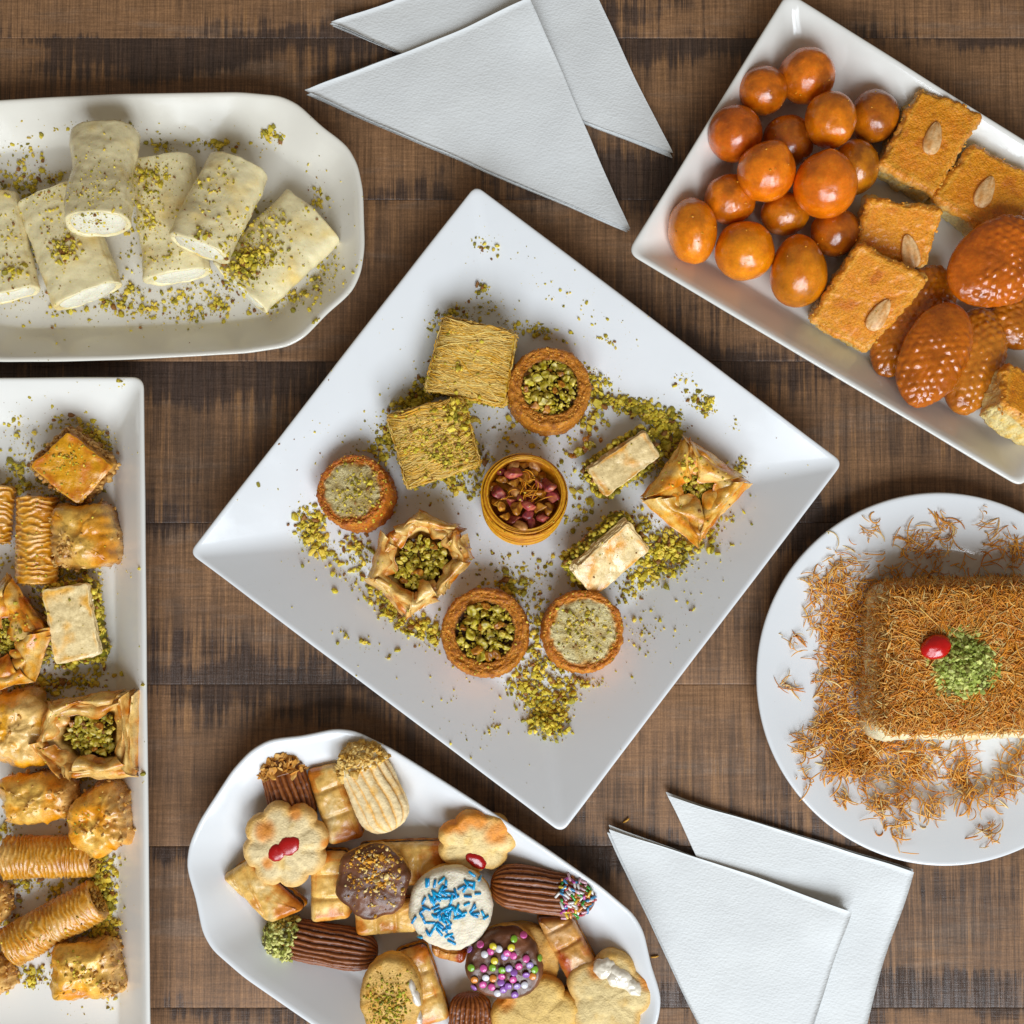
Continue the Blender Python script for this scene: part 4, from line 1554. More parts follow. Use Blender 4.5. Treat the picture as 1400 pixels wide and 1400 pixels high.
# ---- cookies
def date_cookie(label, pts, seed, z0=FL, h=34, tilt=(0, 0), lift=0, glazed=False, grooves=2, tone='#eac07c'):
    """two strips of dough with a dark date line between; pts[0]->pts[1] is a cut (short) end or long side"""
    c = np.mean(pts, axis=0)
    t = Thing("date_cookie", label, "cookie", c[0], c[1], z0, h, "filled rectangular cookies", tilt, lift)
    P = t.loc(pts)
    o = rpoly(P, 9, 130)
    g = Geo()
    R, T = block(o, [(-3, 0), (0, 2), (1, h * .2), (0, h * .34)], 3, bot=1)
    R += gnormal(R) * (fbm(R, .05, 3, seed) * 2)[..., None]
    R[..., 2] = np.maximum(R[..., 2], 0)
    put(g, R, mixc(C('#c98d42'), C('#8a5524'), sstep(-.3, .4, fbm(R, .05, 3, seed))))
    t.part("bottom_crust", g, M_GLAZED)
    g = Geo()
    R, T = block(o, [(-2, h * .3), (-.5, h * .36), (-.5, h * .5), (-2, h * .56)], 2, bot=1)
    R += gnormal(R) * (fbm(R, .16, 3, seed + 1) * 2.4)[..., None]
    put(g, R, mixc(C('#4a2f1c'), C('#2c1a10'), sstep(-.3, .3, fbm(R, .2, 3, seed))))
    t.part("date_filling", g, M_CHOC)
    g = Geo()
    R, T = block(o, [(-3, h * .5), (-.3, h * .55), (.3, h * .7), (-1, h * .86), (-4, h * .96), (-7, h)], 22, 2)
    A, B, D = P[0], P[1], P[2]
    lng = (D - B)
    v = ((R[..., :2] - A) @ lng) / (lng @ lng)
    topm = sstep(h * .75, h * .95, R[..., 2])
    gz = 0
    for k in range(grooves):
        vv = (k + 1) / (grooves + 1)
        gz = gz + np.exp(-((v - vv + .02 * np.sin(seed + k)) / .028) ** 2)
    big = fbm(R, .03, 3, seed + 2)
    R[..., 2] += topm * (-2.6 * gz + 4.5 * big + .9 * np.abs(np.sin(np.pi * v * (grooves + 1))))
    R += tnormal(R, T) * (fbm(R, .1, 3, seed + 3) * .9)[..., None]
    q = fbm(R, .035, 4, seed + 5)
    # baked brown where the egg wash is thick: at the ends and along the ridges
    br = sstep(.05, .5, q + .35 * sstep(.25, 0, np.minimum(v, 1 - v)) + .22 * sstep(.15, 0, T) * (T >= 0))
    cc = mixc(mixc(C(tone), C('#f3d8a4'), sstep(.1, .5, -q)), C('#b26a22') if not glazed else C('#8d3f12'), br * (.9 if not glazed else 1))
    if glazed:
        cc = mixc(cc, C('#a9551a'), .35)
    put(g, R, cc)
    t.part("top_crust", g, M_GLAZED)
    return t


def flower_cookie(label, cx, cy, R0, seed, npet=8, z0=FL, h=24, rot=0.0, tilt=(0, 0), lift=0, jam=None, sq=(1, 1), brown=(), tone='#f4deb2', grain=1.0, name="flower_cookie", star=.6, depth=.15):
    t = Thing(name, label, "cookie", cx, cy, z0, h, "flower-shaped cookies", tilt, lift)
    rs = np.random.RandomState(seed)
    m = 220
    a = np.linspace(0, 2 * np.pi, m, endpoint=False)
    pet = np.abs(np.cos((a - rot) * npet / 2)) ** star
    r = R0 * t.k * (1 - depth + depth * pet)
    o = np.column_stack([np.cos(a) * r * sq[0], np.sin(a) * r * sq[1]])
    R, T = block(o, [(-4, 0), (-.5, 3), (0, h * .4), (-1.5, h * .62), (-4.5, h * .78)], 20, h * .2)
    s = np.clip(1 - T, 0, 1) * (T >= 0)
    pg = np.broadcast_to(pet[None], T.shape)
    R[..., 2] += (T >= 0) * (pg - .75) * 2.2 * sstep(.35, .9, s) * sstep(0, .12, T)
    R += tnormal(R, T) * (fbm(R, .04, 3, seed) * 2 + fbm(R, .11, 3, seed + 1) * 1.3 * grain)[..., None]
    R[..., 2] = np.maximum(R[..., 2], 0)
    q = fbm(R, .05, 3, seed + 2)
    cc = mixc(C(tone), C('#e3c286'), sstep(0, .6, q))
    rim = sstep(.2, .0, T) * (T >= 0) + (T < 0)
    cc = mixc(cc, C('#d9a559'), rim * .55)
    for bx, by, br in brown:
        b = t.loc([(bx, by)])[0]
        d = np.linalg.norm(R[..., :2] - b, axis=-1)
        cc = mixc(cc, C('#c47c3c'), sstep(br, br * .35, d + q * 6) * .85)
    g = Geo()
    put(g, R, cc)
    t.part("cookie_base", g, M_COOKIE)
    for (jx, jy, ja, jb, jr) in (jam or ()):
        b = t.loc([(jx, jy)])[0]
        zt = h * .985
        n2, m2 = 12, 32
        ph = np.linspace(0.05, 1, n2)[::-1][:, None]
        th = np.linspace(0, 2 * np.pi, m2, endpoint=False)[None]
        J = np.stack([ph * np.cos(th) * ja, ph * np.sin(th) * jb, 3.2 * (1 - ph ** 3.5) + 0 * th], -1)
        J[..., :2] *= (1 + .16 * fbm(np.stack([np.cos(th) + 0 * ph, np.sin(th) + 0 * ph, 0 * ph + 0 * th + seed], -1), 1.5, 2, seed))[..., None]
        J = rot2(J, jr) + [b[0], b[1], zt - 1.2]
        g = Geo()
        put(g, J, C('#a80d18', 1.1))
        t.part("red_jam", g, M_GLOSS)
    return t


def ridged_finger(label, p0, p1, wid, seed, choc=True, z0=FL, tip=1, tilt=(0, 0), lift=0, nr=11, tip_kind=None, hgt=None):
    """piped ridged biscuit; p1 end is the coated tip"""
    cx, cy = (p0[0] + p1[0]) / 2, (p0[1] + p1[1]) / 2
    hgt = hgt or wid * .66
    t = Thing("ridged_finger_cookie", label, "cookie", cx, cy, z0, hgt, "ridged finger cookies", tilt, lift)
    L2 = t.loc([p0, p1])
    ax = L2[1] - L2[0]
    L, a = np.linalg.norm(ax), math.atan2(ax[1], ax[0])
    w = wid / 2 * t.k
    n, m = 90, 200
    u = np.concatenate([-np.cos(np.linspace(0.02, np.pi - 0.02, n)) * .5])
    th = np.linspace(0, 2 * np.pi, m, endpoint=False)
    U, TH = np.meshgrid(u, th, indexing='ij')
    prof = (1 - np.abs(2 * U) ** 5.0) ** .5 * (1 - .08 * (U + .1))
    Q = np.stack([U * L, np.cos(TH) * w, np.sin(TH) * w], -1)
    ph = TH * nr + .5 * np.sin(U * 5 + seed) + fbm(Q, .02, 2, seed) * 1.0
    rid = np.abs(np.cos(ph)) ** .8
    rr = prof * (1 + .17 * (rid - .6)) * (1 + .05 * fbm(Q, .04, 3, seed + 1))
    R = np.stack([U * L, np.cos(TH) * w * rr, np.sin(TH) * hgt * .5 * rr], -1)
    R += gnormal(R) * (fbm(R, .22, 3, seed + 2) * .9)[..., None]
    R[..., 2] = np.maximum(R[..., 2] + hgt * .45, 0)
    q = fbm(Q, .05, 3, seed + 3)
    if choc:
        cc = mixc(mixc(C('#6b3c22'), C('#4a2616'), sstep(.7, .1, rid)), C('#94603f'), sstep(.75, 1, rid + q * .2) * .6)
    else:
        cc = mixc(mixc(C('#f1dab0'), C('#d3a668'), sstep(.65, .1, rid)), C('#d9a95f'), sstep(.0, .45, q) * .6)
    g = Geo()
    put(g, rot2(R, a), cc)
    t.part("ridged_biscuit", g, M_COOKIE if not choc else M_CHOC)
    rs = np.random.RandomState(seed)
    if tip_kind in ('almond', 'walnut', 'pistachio'):
        dip = .27 if tip_kind != 'walnut' else .27
        msk = U > (.5 - dip) + .02 * np.sin(TH * 3)
        g = Geo()
        i0 = int(np.argmax(u > .5 - dip))
        Rt = np.stack([U * L, np.cos(TH) * w * (prof + .06), np.sin(TH) * hgt * .5 * (prof + .06)], -1)[i0:]
        Rt[..., 0] += 1
        Rt += gnormal(Rt) * (fbm(Rt, .09, 3, seed) * 3)[..., None]
        Rt[..., 2] = np.maximum(Rt[..., 2] + hgt * .45, 0)
        cb = {'almond': '#6b4326', 'walnut': '#efe3c4', 'pistachio': '#6f6a2a'}[tip_kind]
        put(g, rot2(Rt, a), C(cb))
        t.part("dipped_tip", g, M_CREAMF if tip_kind == 'walnut' else M_CHOC)
        g = Geo()
        k = {'almond': 300, 'walnut': 420, 'pistachio': 1100}[tip_kind]
        f = Rt.reshape(-1, 3)
        f = f[f[:, 2] > hgt * .25]
        idx = rs.randint(0, len(f), k)
        if tip_kind == 'almond':
            cl = mixc(C('#e0b678'), C('#b07c42'), rs.rand(k))
            bits(g, rot2(f[idx], a) + rs.normal(0, 1.6, (k, 3)), rs.uniform(2.4, 6.4, k), cl, (1, 1, .28), .35, seed)
        elif tip_kind == 'walnut':
            cl = mixc(C('#e3c78c'), C('#b58d4c'), rs.rand(k))
            bits(g, rot2(f[idx], a) + rs.normal(0, 1, (k, 3)), rs.uniform(2.2, 5.5, k), cl, (1, .9, .7), .3, seed)
        else:
            w_ = rs.rand(k, 1)
            cl = np.where(w_ < .5, C('#c0bc74', 1.3), np.where(w_ < .8, C('#8e9044', 1.2), C('#5a5428', 1.1)))
            bits(g, rot2(f[idx], a) + rs.normal(0, 1, (k, 3)), rs.uniform(1.2, 3.4, k), cl, seed=seed)
        t.part("chopped_nuts", g, M_CRUMB, kind="stuff")
    return t, a, L, w, hgt


def rod_mesh(name, col, L, r):
    th = np.linspace(0, 2 * np.pi, 8, endpoint=False)
    R = np.array([np.column_stack([np.full(8, x), np.cos(th) * r * s, np.sin(th) * r * s]) for x, s in ((-L / 2, .5), (-L / 2 + r * .4, .95), (L / 2 - r * .4, .95), (L / 2, .5))])
    g = Geo()
    put(g, R, np.array(col))
    return to_mesh(name, g, M_GLOSS)


def dot_mesh(name, col, r, h):
    o = circ(14, r)
    R, T = block(o, [(-1.0, 0), (0, 1), (0, h - 1), (-1, h)], 1, bot=1)
    g = Geo()
    put(g, R, np.array(col))
    return to_mesh(name, g, M_GLOSS)


def round_cookie(label, cx, cy, R0, seed, z0=FL, h=30, top='white', tilt=(0, 0), lift=0, lobes=0, rot=0, sq=(1, 1), name="iced_cookie"):
    t = Thing(name, label, "cookie", cx, cy, z0, h, "iced and coated cookies", tilt, lift)
    rs = np.random.RandomState(seed)
    m = 150
    a = np.linspace(0, 2 * np.pi, m, endpoint=False)
    nz = fbm(np.column_stack([np.cos(a), np.sin(a), 0 * a + seed]), 1.3, 3, seed)
    r = R0 * t.k * (1 + .04 * nz)
    if lobes:
        r = r * (.96 + .04 * np.cos(lobes * (a - rot)))
    o = np.column_stack([np.cos(a) * r * sq[0], np.sin(a) * r * sq[1]])
    g = Geo()
    R, T = block(o * .985, [(-4, 0), (-.5, 3), (0, h * .3), (-1, h * .55)], 4)
    R += gnormal(R) * (fbm(R, .1, 3, seed) * 1.5)[..., None]
    R[..., 2] = np.maximum(R[..., 2], 0)
    put(g, R, C('#d8b06c'))
    t.part("cookie_base", g, M_COOKIE)
    g = Geo()
    wall = [(-3, h * .42), (0, h * .48), (.8, h * .62), (-1, h * .8), (-5, h * .92)]
    R, T = block(o, wall, 18, h * .12)
    drip = fbm(R * [1, 1, 0], .05, 3, seed + 3)
    R += tnormal(R, T) * (drip * 3.0 + fbm(R, .1, 3, seed + 1) * 1.0)[..., None]
    if top == 'white':
        cc = mixc(C('#f3e6cc', 1.0), C('#e3cfa8', 1.0), sstep(0, .5, drip))
        mat = M_CREAMF
    elif top == 'tan':
        cc = mixc(C('#dcb678'), C('#c2914e'), sstep(-.2, .5, drip))
        mat = M_COOKIE
    else:
        cc = mixc(C('#4f3122'), C('#6a4430'), sstep(-.2, .5, fbm(R, .03, 3, seed + 6)))
        mat = M_CHOC
    put(g, R, cc)
    t.part({"white": "icing", "tan": "cookie_lid"}.get(top, "chocolate_coat"), g, mat)
    return t



# ------------------------------------------------------------------ centre plate
kataifi_square("square of pale shredded dough nearest the plate's top corner, strands ruffled", [(607, 429), (705, 452), (690, 550), (581, 527)], 21, (3, 0))
kataifi_square("square of pale shredded dough heavily dusted with crushed pistachio, below the ruffled one", [(529, 566), (632, 540), (655, 632), (557, 664)], 22, (2, 0))
round_roll("brown ringed pastry with pistachio centre, upper right of the ruffled shredded square", 750, 534, 58, 31, True, (-5, 2))
round_roll("round pastry with pale dusted middle, leftmost on the square plate", 489, 678, 51, 32, False, (-8, -8), 58, ('#bf7330', '#9a5520', '#d89a4e'))
round_roll("brown ringed pastry filled with green pistachios at the plate's lower edge", 663, 870, 61, 33, True, (-6, 0), 56, ('#bb7a3d', '#96592a', '#cf9656'))
round_roll("round pastry with pale dusted middle at the plate's lower right edge", 796, 868, 57, 34, False, (-5, 2), 56, ('#c28142', '#a0602a', '#d49c5c'))
nest("golden wound nest pastry full of glossy red and brown nuts", 715, 690, 57, 35, (-13, 2))
parcel("five-sided open basket of thin dough filled with chopped pistachios", [(573, 706), (625, 722), (641, 762), (603, 812), (556, 842), (508, 790), (530, 730)], 36, 58, .66, (.36, .3, .42, .3, .26, .34, .3), nn=34, name="phyllo_basket", base='#ddb070', brown='#a9662a')
parcel("square thin-dough parcel with leaves folded inward at the plate's right corner", [(942, 600), (1020, 658), (958, 738), (883, 680)], 37, 52, .5, (.62, .5, .55, .58), nn=10, base='#dba75a', brown='#bb7429')
layered("slim pale baklava bar nearest the folded parcel, green filling at both sides", [(801, 636), (879, 584), (901, 618), (826, 674)], 38, 46, (4, 3))
layered("slim pale baklava bar tipped to show green filling along its upper side", [(768, 762), (838, 692), (876, 733), (802, 800)], 39, 50, (20, 16), lift=7)

# ------------------------------------------------------------------ cheese rolls
ZF = FL
cheese_roll("cheese roll cut off by the left frame edge", (-22, 268), (12, 402), 76, 41, 42, tilt=(-5, 0), lift=3)
cheese_roll("broad cheese roll lying under the upright one", (60, 262), (116, 404), 98, 42, 46, taper=.04, tilt=(-6, 0), lift=4)
cheese_roll("cheese roll with a pinched waist stacked on top, cream end facing down", (133, 178), (138, 322), 92, 43, 56, z0=48, tilt=(-19, 0), lift=18, waist=.11, taper=-.05)
cheese_roll("cheese roll in the middle, half covered by the one leaning over it", (215, 214), (240, 376), 92, 44, 46, taper=.05, tilt=(-5, 0), lift=3)
cheese_roll("cheese roll leaning across its neighbours with a torn creamy end", (318, 222), (268, 345), 88, 45, 52, z0=34, tilt=(-12, 5), lift=10)
cheese_roll("cheese roll at the right end carrying the largest pistachio heap", (424, 292), (325, 394), 102, 46, 44, flap=2.2, tilt=(-6, 5), lift=6)

# ------------------------------------------------------------------ baklava tray
layered("glossy golden baklava diamond nearest the tray's top edge", [(86, 584), (143, 628), (97, 682), (36, 632)], 51, 54, (8, 10), "baklava_diamond", 'brown', None, FL, '#dba14a', '#b9701f', 5)
pleated_roll("pleated roll standing upright beside the crumbly cube", (42, 680), (40, 797), 60, 52, 13)
chunk("crumbly cube with golden top right of the upright pleated roll", [(75, 690), (143, 686), (156, 768), (66, 772)], 53, 58, (4, -5), side=(-.8, -.5))
layered("pale glossy baklava bar with green edges on the tray, below the crumbly cube", [(55, 806), (115, 797), (131, 894), (72, 908)], 54, 46, (2, 5), top='#edd6a8', brown='#c99a58')
parcel("broken thin-dough parcel cut off by the left frame edge", [(-45, 835), (8, 798), (62, 862), (38, 925), (-20, 945), (-60, 890)], 55, 56, .5, (.6, .5, .45, .6), nn=8, base='#cf964a', brown='#a9601f')
pleated_roll("short pleated roll mostly outside the left frame edge near the tray's top", (-6, 664), (-14, 740), 44, 56, 9)
chunk("smooth folded mound left of the open nut parcel", [(-25, 955), (38, 948), (66, 985), (50, 1045), (-30, 1040)], 57, 54, (3, 0), rough=10, side=(0, 0), gold='#d49a48', pale='#e2bd82')
parcel("square thin-dough parcel with open centre of green nuts on the tray", [(66, 960), (176, 948), (183, 1056), (92, 1064), (46, 1018)], 58, 56, .56, (.34, .36, .3, .36, .36), nn=26, base='#e0b676', brown='#b06f30')
chunk("golden cut piece with nutty broken right end at the left frame edge", [(-8, 1066), (62, 1060), (92, 1072), (84, 1118), (2, 1130)], 59, 54, (4, 3), side=(1, .2), rough=7)
chunk("knobbly golden piece nearest the tray's right wall", [(92, 1092), (140, 1074), (174, 1098), (172, 1150), (128, 1172), (90, 1150)], 60, 60, (5, 0), side=(.9, .4), rough=12)
pleated_roll("pleated roll lying level below the knobbly piece", (-2, 1178), (118, 1176), 60, 61, 19)
pleated_roll("pleated roll lying aslant above the last square piece", (4, 1302), (124, 1236), 60, 62, 18, tilt=(0, 0))
chunk("square piece with smooth golden top at the bottom of the tray", [(62, 1298), (146, 1294), (158, 1366), (64, 1370)], 63, 54, (3, 5), side=(1, 0), rough=5, gold='#d9a052')
chunk("sliver of a golden piece at the left frame edge near the bottom", [(-50, 1315), (0, 1318), (8, 1362), (-50, 1366)], 64, 46, rough=5, side=(1, 0))
chunk("sliver of a dark golden piece at the left frame edge beside the aslant roll", [(-50, 1215), (-1, 1218), (3, 1262), (-50, 1268)], 65, 46, rough=5, side=(1, 0), gold='#b9772c')

# ------------------------------------------------------------------ dough balls, semolina squares, bumpy ovals
LOW, UP = FL, 42.0
dough_ball("dough ball nearest the top corner of its plate", 1103, 104, 39, 39, 71, LOW + 4, tone='#b9651c', dark='#8a4716')
dough_ball("smaller dough ball touching the one at the top corner", 1043, 124, 34, 33, 72, LOW + 8, tone='#c0691c')
dough_ball("reddish dough ball resting on the plate's short wall", 1005, 183, 38, 39, 73, LOW + 12, tone='#bd611b', dark='#93481a')
dough_ball("dark brown dough ball sunk between three brighter ones", 1077, 194, 36, 36, 74, LOW, tone='#99541b', dark='#6d3614')
dough_ball("bright orange dough ball with a point at its lower right", 1135, 164, 35, 39, 75, UP, tip=-1.0, tone='#c9741e', dark='#a55a18')
dough_ball("brown dough ball beside the topmost semolina square", 1195, 159, 34, 36, 76, LOW, tone='#a65f1d', dark='#7a3f15')
dough_ball("orange dough ball with a small peak in the middle of the pile", 1048, 235, 40, 41, 77, UP, tip=1.1, tone='#cb701f', dark='#a9561a')
dough_ball("largest bright orange dough ball riding on top of the pile", 1128, 253, 44, 45, 78, UP - 2, tip=1.5, tone='#cf701a', dark='#b35e17')
dough_ball("olive brown dough ball half hidden behind the largest one", 1168, 228, 34, 38, 79, LOW, tone='#a9691d', dark='#7a4315')
dough_ball("brown dough ball just above the two lowest left ones", 998, 273, 36, 34, 80, LOW + 2, tip=2.6, tone='#b06218', dark='#8a4a17')
dough_ball("egg-shaped dough ball in the plate's left corner", 947, 316, 34, 46, 81, LOW + 4, rot=.06, tone='#c6741a', dark='#a55e17')
dough_ball("golden dough ball between the egg-shaped and the pear-shaped one", 1018, 343, 41, 41, 82, LOW + 2, tone='#c77a22', dark='#b0641a')
dough_ball("shiny brown dough ball in the gap below the peaked one", 1073, 292, 34, 30, 83, LOW, tone='#a9651c', dark='#814816')
dough_ball("dark dough ball directly below the largest one", 1142, 317, 34, 34, 84, LOW, tone='#9f561b', dark='#7c4017')
dough_ball("pear-shaped golden dough ball at the pile's lower edge", 1091, 370, 38, 50, 85, LOW + 2, pear=.16, tone='#c5781f', dark='#a2621a')

semolina_square("semolina square nearest the plate's long upper wall, almond in its middle", [(1256, 117), (1343, 153), (1277, 264), (1202, 222)], (1273, 188), math.radians(75), 91, FL + 6, tilt=(2, 2))
semolina_square("semolina square cut by the right frame edge, tucked under the first one", [(1332, 195), (1425, 246), (1376, 330), (1275, 268)], (1346, 263), math.radians(65), 92, FL + 2)
semolina_square("small semolina square overlapped by another one, almond at its side", [(1190, 258), (1290, 276), (1270, 352), (1172, 328)], (1248, 330), math.radians(105), 93, FL + 4, 50, tilt=(17, -6), lift=8)
semolina_square("semolina square nearest the pear-shaped dough ball, torn pale corner", [(1180, 322), (1272, 372), (1192, 470), (1115, 422)], (1208, 418), math.radians(58), 94, FL + 14, 52, tilt=(15, -9), lift=8)
semolina_square("semolina square with broad pale cut side in the plate's lower right part", [(1362, 508), (1440, 540), (1440, 640), (1342, 570)], None, 0, 95, FL, 54, tilt=(-16, 16), lift=16)

bumpy_oval("bumpy oval cake under the torn semolina square, half hidden", 1254, 436, 88, 46, math.radians(58), 101, FL, 42, None, '#a5601f')
bumpy_oval("bumpy oval cake standing against the lower wall, right of the pair's front one", 1338, 490, 76, 43, math.radians(76), 102, FL, 44, None, '#b06c27')
bumpy_oval("bumpy oval cake at the right frame edge between two others", 1402, 432, 44, 40, math.radians(80), 103, FL, 40, None, '#ab6623')
bumpy_oval("dark bumpy oval cake under the large one at the right frame edge", 1400, 296, 70, 40, math.radians(30), 104, FL, 36, None, '#8d4a18')
bumpy_oval("large bumpy oval cake on top at the right frame edge", 1374, 352, 76, 60, math.radians(28), 105, FL + 46, 46, 2.2, '#bd621c', tilt=(4, 0))
bumpy_oval("pointed bumpy oval cake lying on top in front, smooth upper end", 1284, 480, 76, 47, math.radians(66), 106, FL + 34, 42, 0.35, '#bd671f', tilt=(5, 0))

# ------------------------------------------------------------------ shredded cheese slab
SLAB, SLABP = slab("square slab of shredded pastry topped with a red cherry and chopped pistachios", [(1222, 812), (1438, 806), (1442, 992), (1214, 996)], 111)
cherry_and_nuts(SLAB, (1277, 884), (1316, 908), 112)

# ------------------------------------------------------------------ cookies
date_cookie("golden filled cookie behind the pale ridged finger, near the platter's top", [(417, 1054), (460, 1043), (497, 1146), (449, 1158)], 121, FL, 34)
date_cookie("filled cookie under the flower cookie, dark filling line facing the platter wall", [(305, 1197), (370, 1262), (421, 1240), (345, 1172)], 122, FL, 36, (6, -8), 4)
date_cookie("filled cookie standing under the left side of the hexagonal chocolate cookie", [(423, 1166), (474, 1166), (478, 1258), (424, 1264)], 123, FL, 36)
date_cookie("filled cookie lying behind the hexagonal chocolate cookie", [(489, 1156), (492, 1210), (604, 1214), (610, 1152)], 124, FL, 34, grooves=3)
date_cookie("filled cookie lying below the hexagonal chocolate cookie", [(483, 1240), (486, 1282), (572, 1276), (570, 1230)], 125, FL, 34)
date_cookie("filled cookie leaning behind the oval sandwich cookie", [(537, 1306), (580, 1294), (614, 1396), (560, 1412)], 126, FL, 40, (0, 3))
date_cookie("small glossy filled cookie under the blue sprinkled one", [(588, 1292), (592, 1310), (634, 1320), (642, 1298)], 127, FL, 30, glazed=True)
date_cookie("glossy dark glazed filled cookie right of the confetti chocolate cookie", [(733, 1258), (783, 1256), (819, 1324), (778, 1346)], 128, FL, 38, glazed=True)
date_cookie("glazed filled cookie peeking out above the bottom flower cookie", [(750, 1362), (800, 1350), (812, 1384), (762, 1398)], 129, FL, 30, glazed=True)

ridged_finger("chocolate ridged finger with almond flakes on its tip", (404, 1140), (375, 1036), 60, 131, True, FL, tip_kind='almond', hgt=46)
ridged_finger("pale ridged finger with chopped nuts on a white dipped tip", (534, 1140), (482, 1024), 68, 132, False, FL + 26, tip_kind='walnut', hgt=44, tilt=(2, 0), nr=7)
F_RAIN = ridged_finger("chocolate ridged finger with rainbow sprinkles on its tip", (670, 1214), (816, 1236), 58, 133, True, FL + 14, hgt=46)
ridged_finger("chocolate ridged finger with a green pistachio tip", (514, 1312), (360, 1284), 54, 134, True, FL, tip_kind='pistachio', hgt=44)
ridged_finger("chocolate ridged biscuit end at the bottom frame edge", (642, 1440), (642, 1366), 56, 135, True, FL, hgt=44)

round_cookie("plain round cookie under the confetti chocolate cookie", 712, 1318, 52, 141, FL, 30, 'tan')
flower_cookie("flower cookie with red jam centre at the platter's left", 388, 1157, 60, 151, 8, FL + 32, 26, .25, jam=[(394, 1156, 16, 12, .5), (378, 1165, 13, 11, .4)], brown=[(362, 1135, 20), (403, 1110, 15), (444, 1153, 9), (365, 1180, 12)], tilt=(3, 0))
flower_cookie("tilted shell-shaped cookie with a red jam spot by the platter's upper wall", 650, 1150, 55, 152, 7, FL + 22, 24, .9, jam=[(648, 1172, 16, 9, -.6)], brown=[(627, 1118, 20), (650, 1112, 20), (676, 1132, 24), (608, 1122, 16)], sq=(1.0, .82), tilt=(12, 10), lift=8, tone='#f0d6a2')
STAR = flower_cookie("star-shaped cookie with white icing at the platter's right end", 834, 1366, 62, 153, 5, FL + 20, 30, 1.35, brown=[(815, 1330, 16), (885, 1345, 14)], tone='#efd8a6', name="star_cookie", star=.9, depth=.2)
flower_cookie("flower cookie cut off by the bottom frame edge", 733, 1400, 62, 154, 7, FL + 20, 30, 1.2, tone='#e8c88a', brown=[(690, 1372, 18)])
HEX = round_cookie("hexagonal chocolate cookie sprinkled with chopped nuts", 508, 1207, 52, 142, FL + 34, 32, 'choc', (3, 0), 0, 6, .3)
BLUE = round_cookie("round white iced cookie covered in blue sprinkles", 617, 1243, 57, 143, FL + 34, 34, 'white', (3, -2))
CONF = round_cookie("chocolate dipped cookie covered in coloured confetti dots", 690, 1320, 54, 144, FL + 28, 38, 'choc', (4, 0), 0, 3, 1.4, (1.0, .94))
OVAL = round_cookie("oval sandwich cookie dusted with pistachio", 535, 1366, 42, 145, FL + 34, 36, 'tan', (4, -4), 0, 0, 0, (1.0, 1.35))

# ------------------------------------------------------------------ small things dropped on the surfaces
bpy.context.view_layer.update()
DG = bpy.context.evaluated_depsgraph_get()
CAMV = Vector(CAM * S)


def drop(px, py):
    """where something falling at this spot comes to rest"""
    p = W(px, py, 0)
    d = (Vector((p[0] * S, p[1] * S, 0)) - CAMV).normalized()
    ok, loc, nor, _, ob, _ = sc.ray_cast(DG, CAMV, d)
    return (np.array(loc) / S, np.array(nor), ob) if ok else (None, None, None)


def root(o):
    while o.parent:
        o = o.parent
    return o


def gauss(rs, cx, cy, sx, sy, rot, n):
    q = rs.normal(size=(n, 2)) * [sx, sy]
    a = math.radians(rot)
    return np.column_stack([cx + q[:, 0] * math.cos(a) - q[:, 1] * math.sin(a), cy + q[:, 0] * math.sin(a) + q[:, 1] * math.cos(a)])


def crumbs(label, clusters, seed, keep, ndust):
    """clusters: (x, y, sx, sy, rotation, count, smallest, largest, pile height)"""
    rs = np.random.RandomState(seed)
    P, Sz, Cl = [], [], []
    for ci, (cx, cy, sx, sy, rot, n, s0, s1, pile) in enumerate(clusters):
        pts = gauss(rs, cx, cy, sx, sy, rot, int(n * (1.9 if label.find('cheese') < 0 else 1.5)))
        for x, y in pts:
            if not (-8 < x < 1408 and -8 < y < 1408):
                continue
            l, nr, ob = drop(x, y)
            if l is None or not keep(root(ob)):
                continue
            if ci < ndust and not (root(ob).name.split('.')[0] in PLATES):
                continue
            s = s0 * .6 + (s1 * 1.1 - s0 * .6) * rs.rand() ** 4.0
            d = ((x - cx) / sx) ** 2 + ((y - cy) / sy) ** 2
            P.append(l + [0, 0, s * .45 + pile * rs.rand() * math.exp(-d * .5)])
            Sz.append(s)
    n = len(P)
    g = Geo()
    bits(g, np.array(P), np.array(Sz), crumb_cols(n, rs), (1, 1, .75), .32, seed)
    o = mk("pistachio_crumbs", g, M_CRUMB, smooth=False)
    o['label'], o['category'], o['kind'] = label, "crumbs", "stuff"
    return n


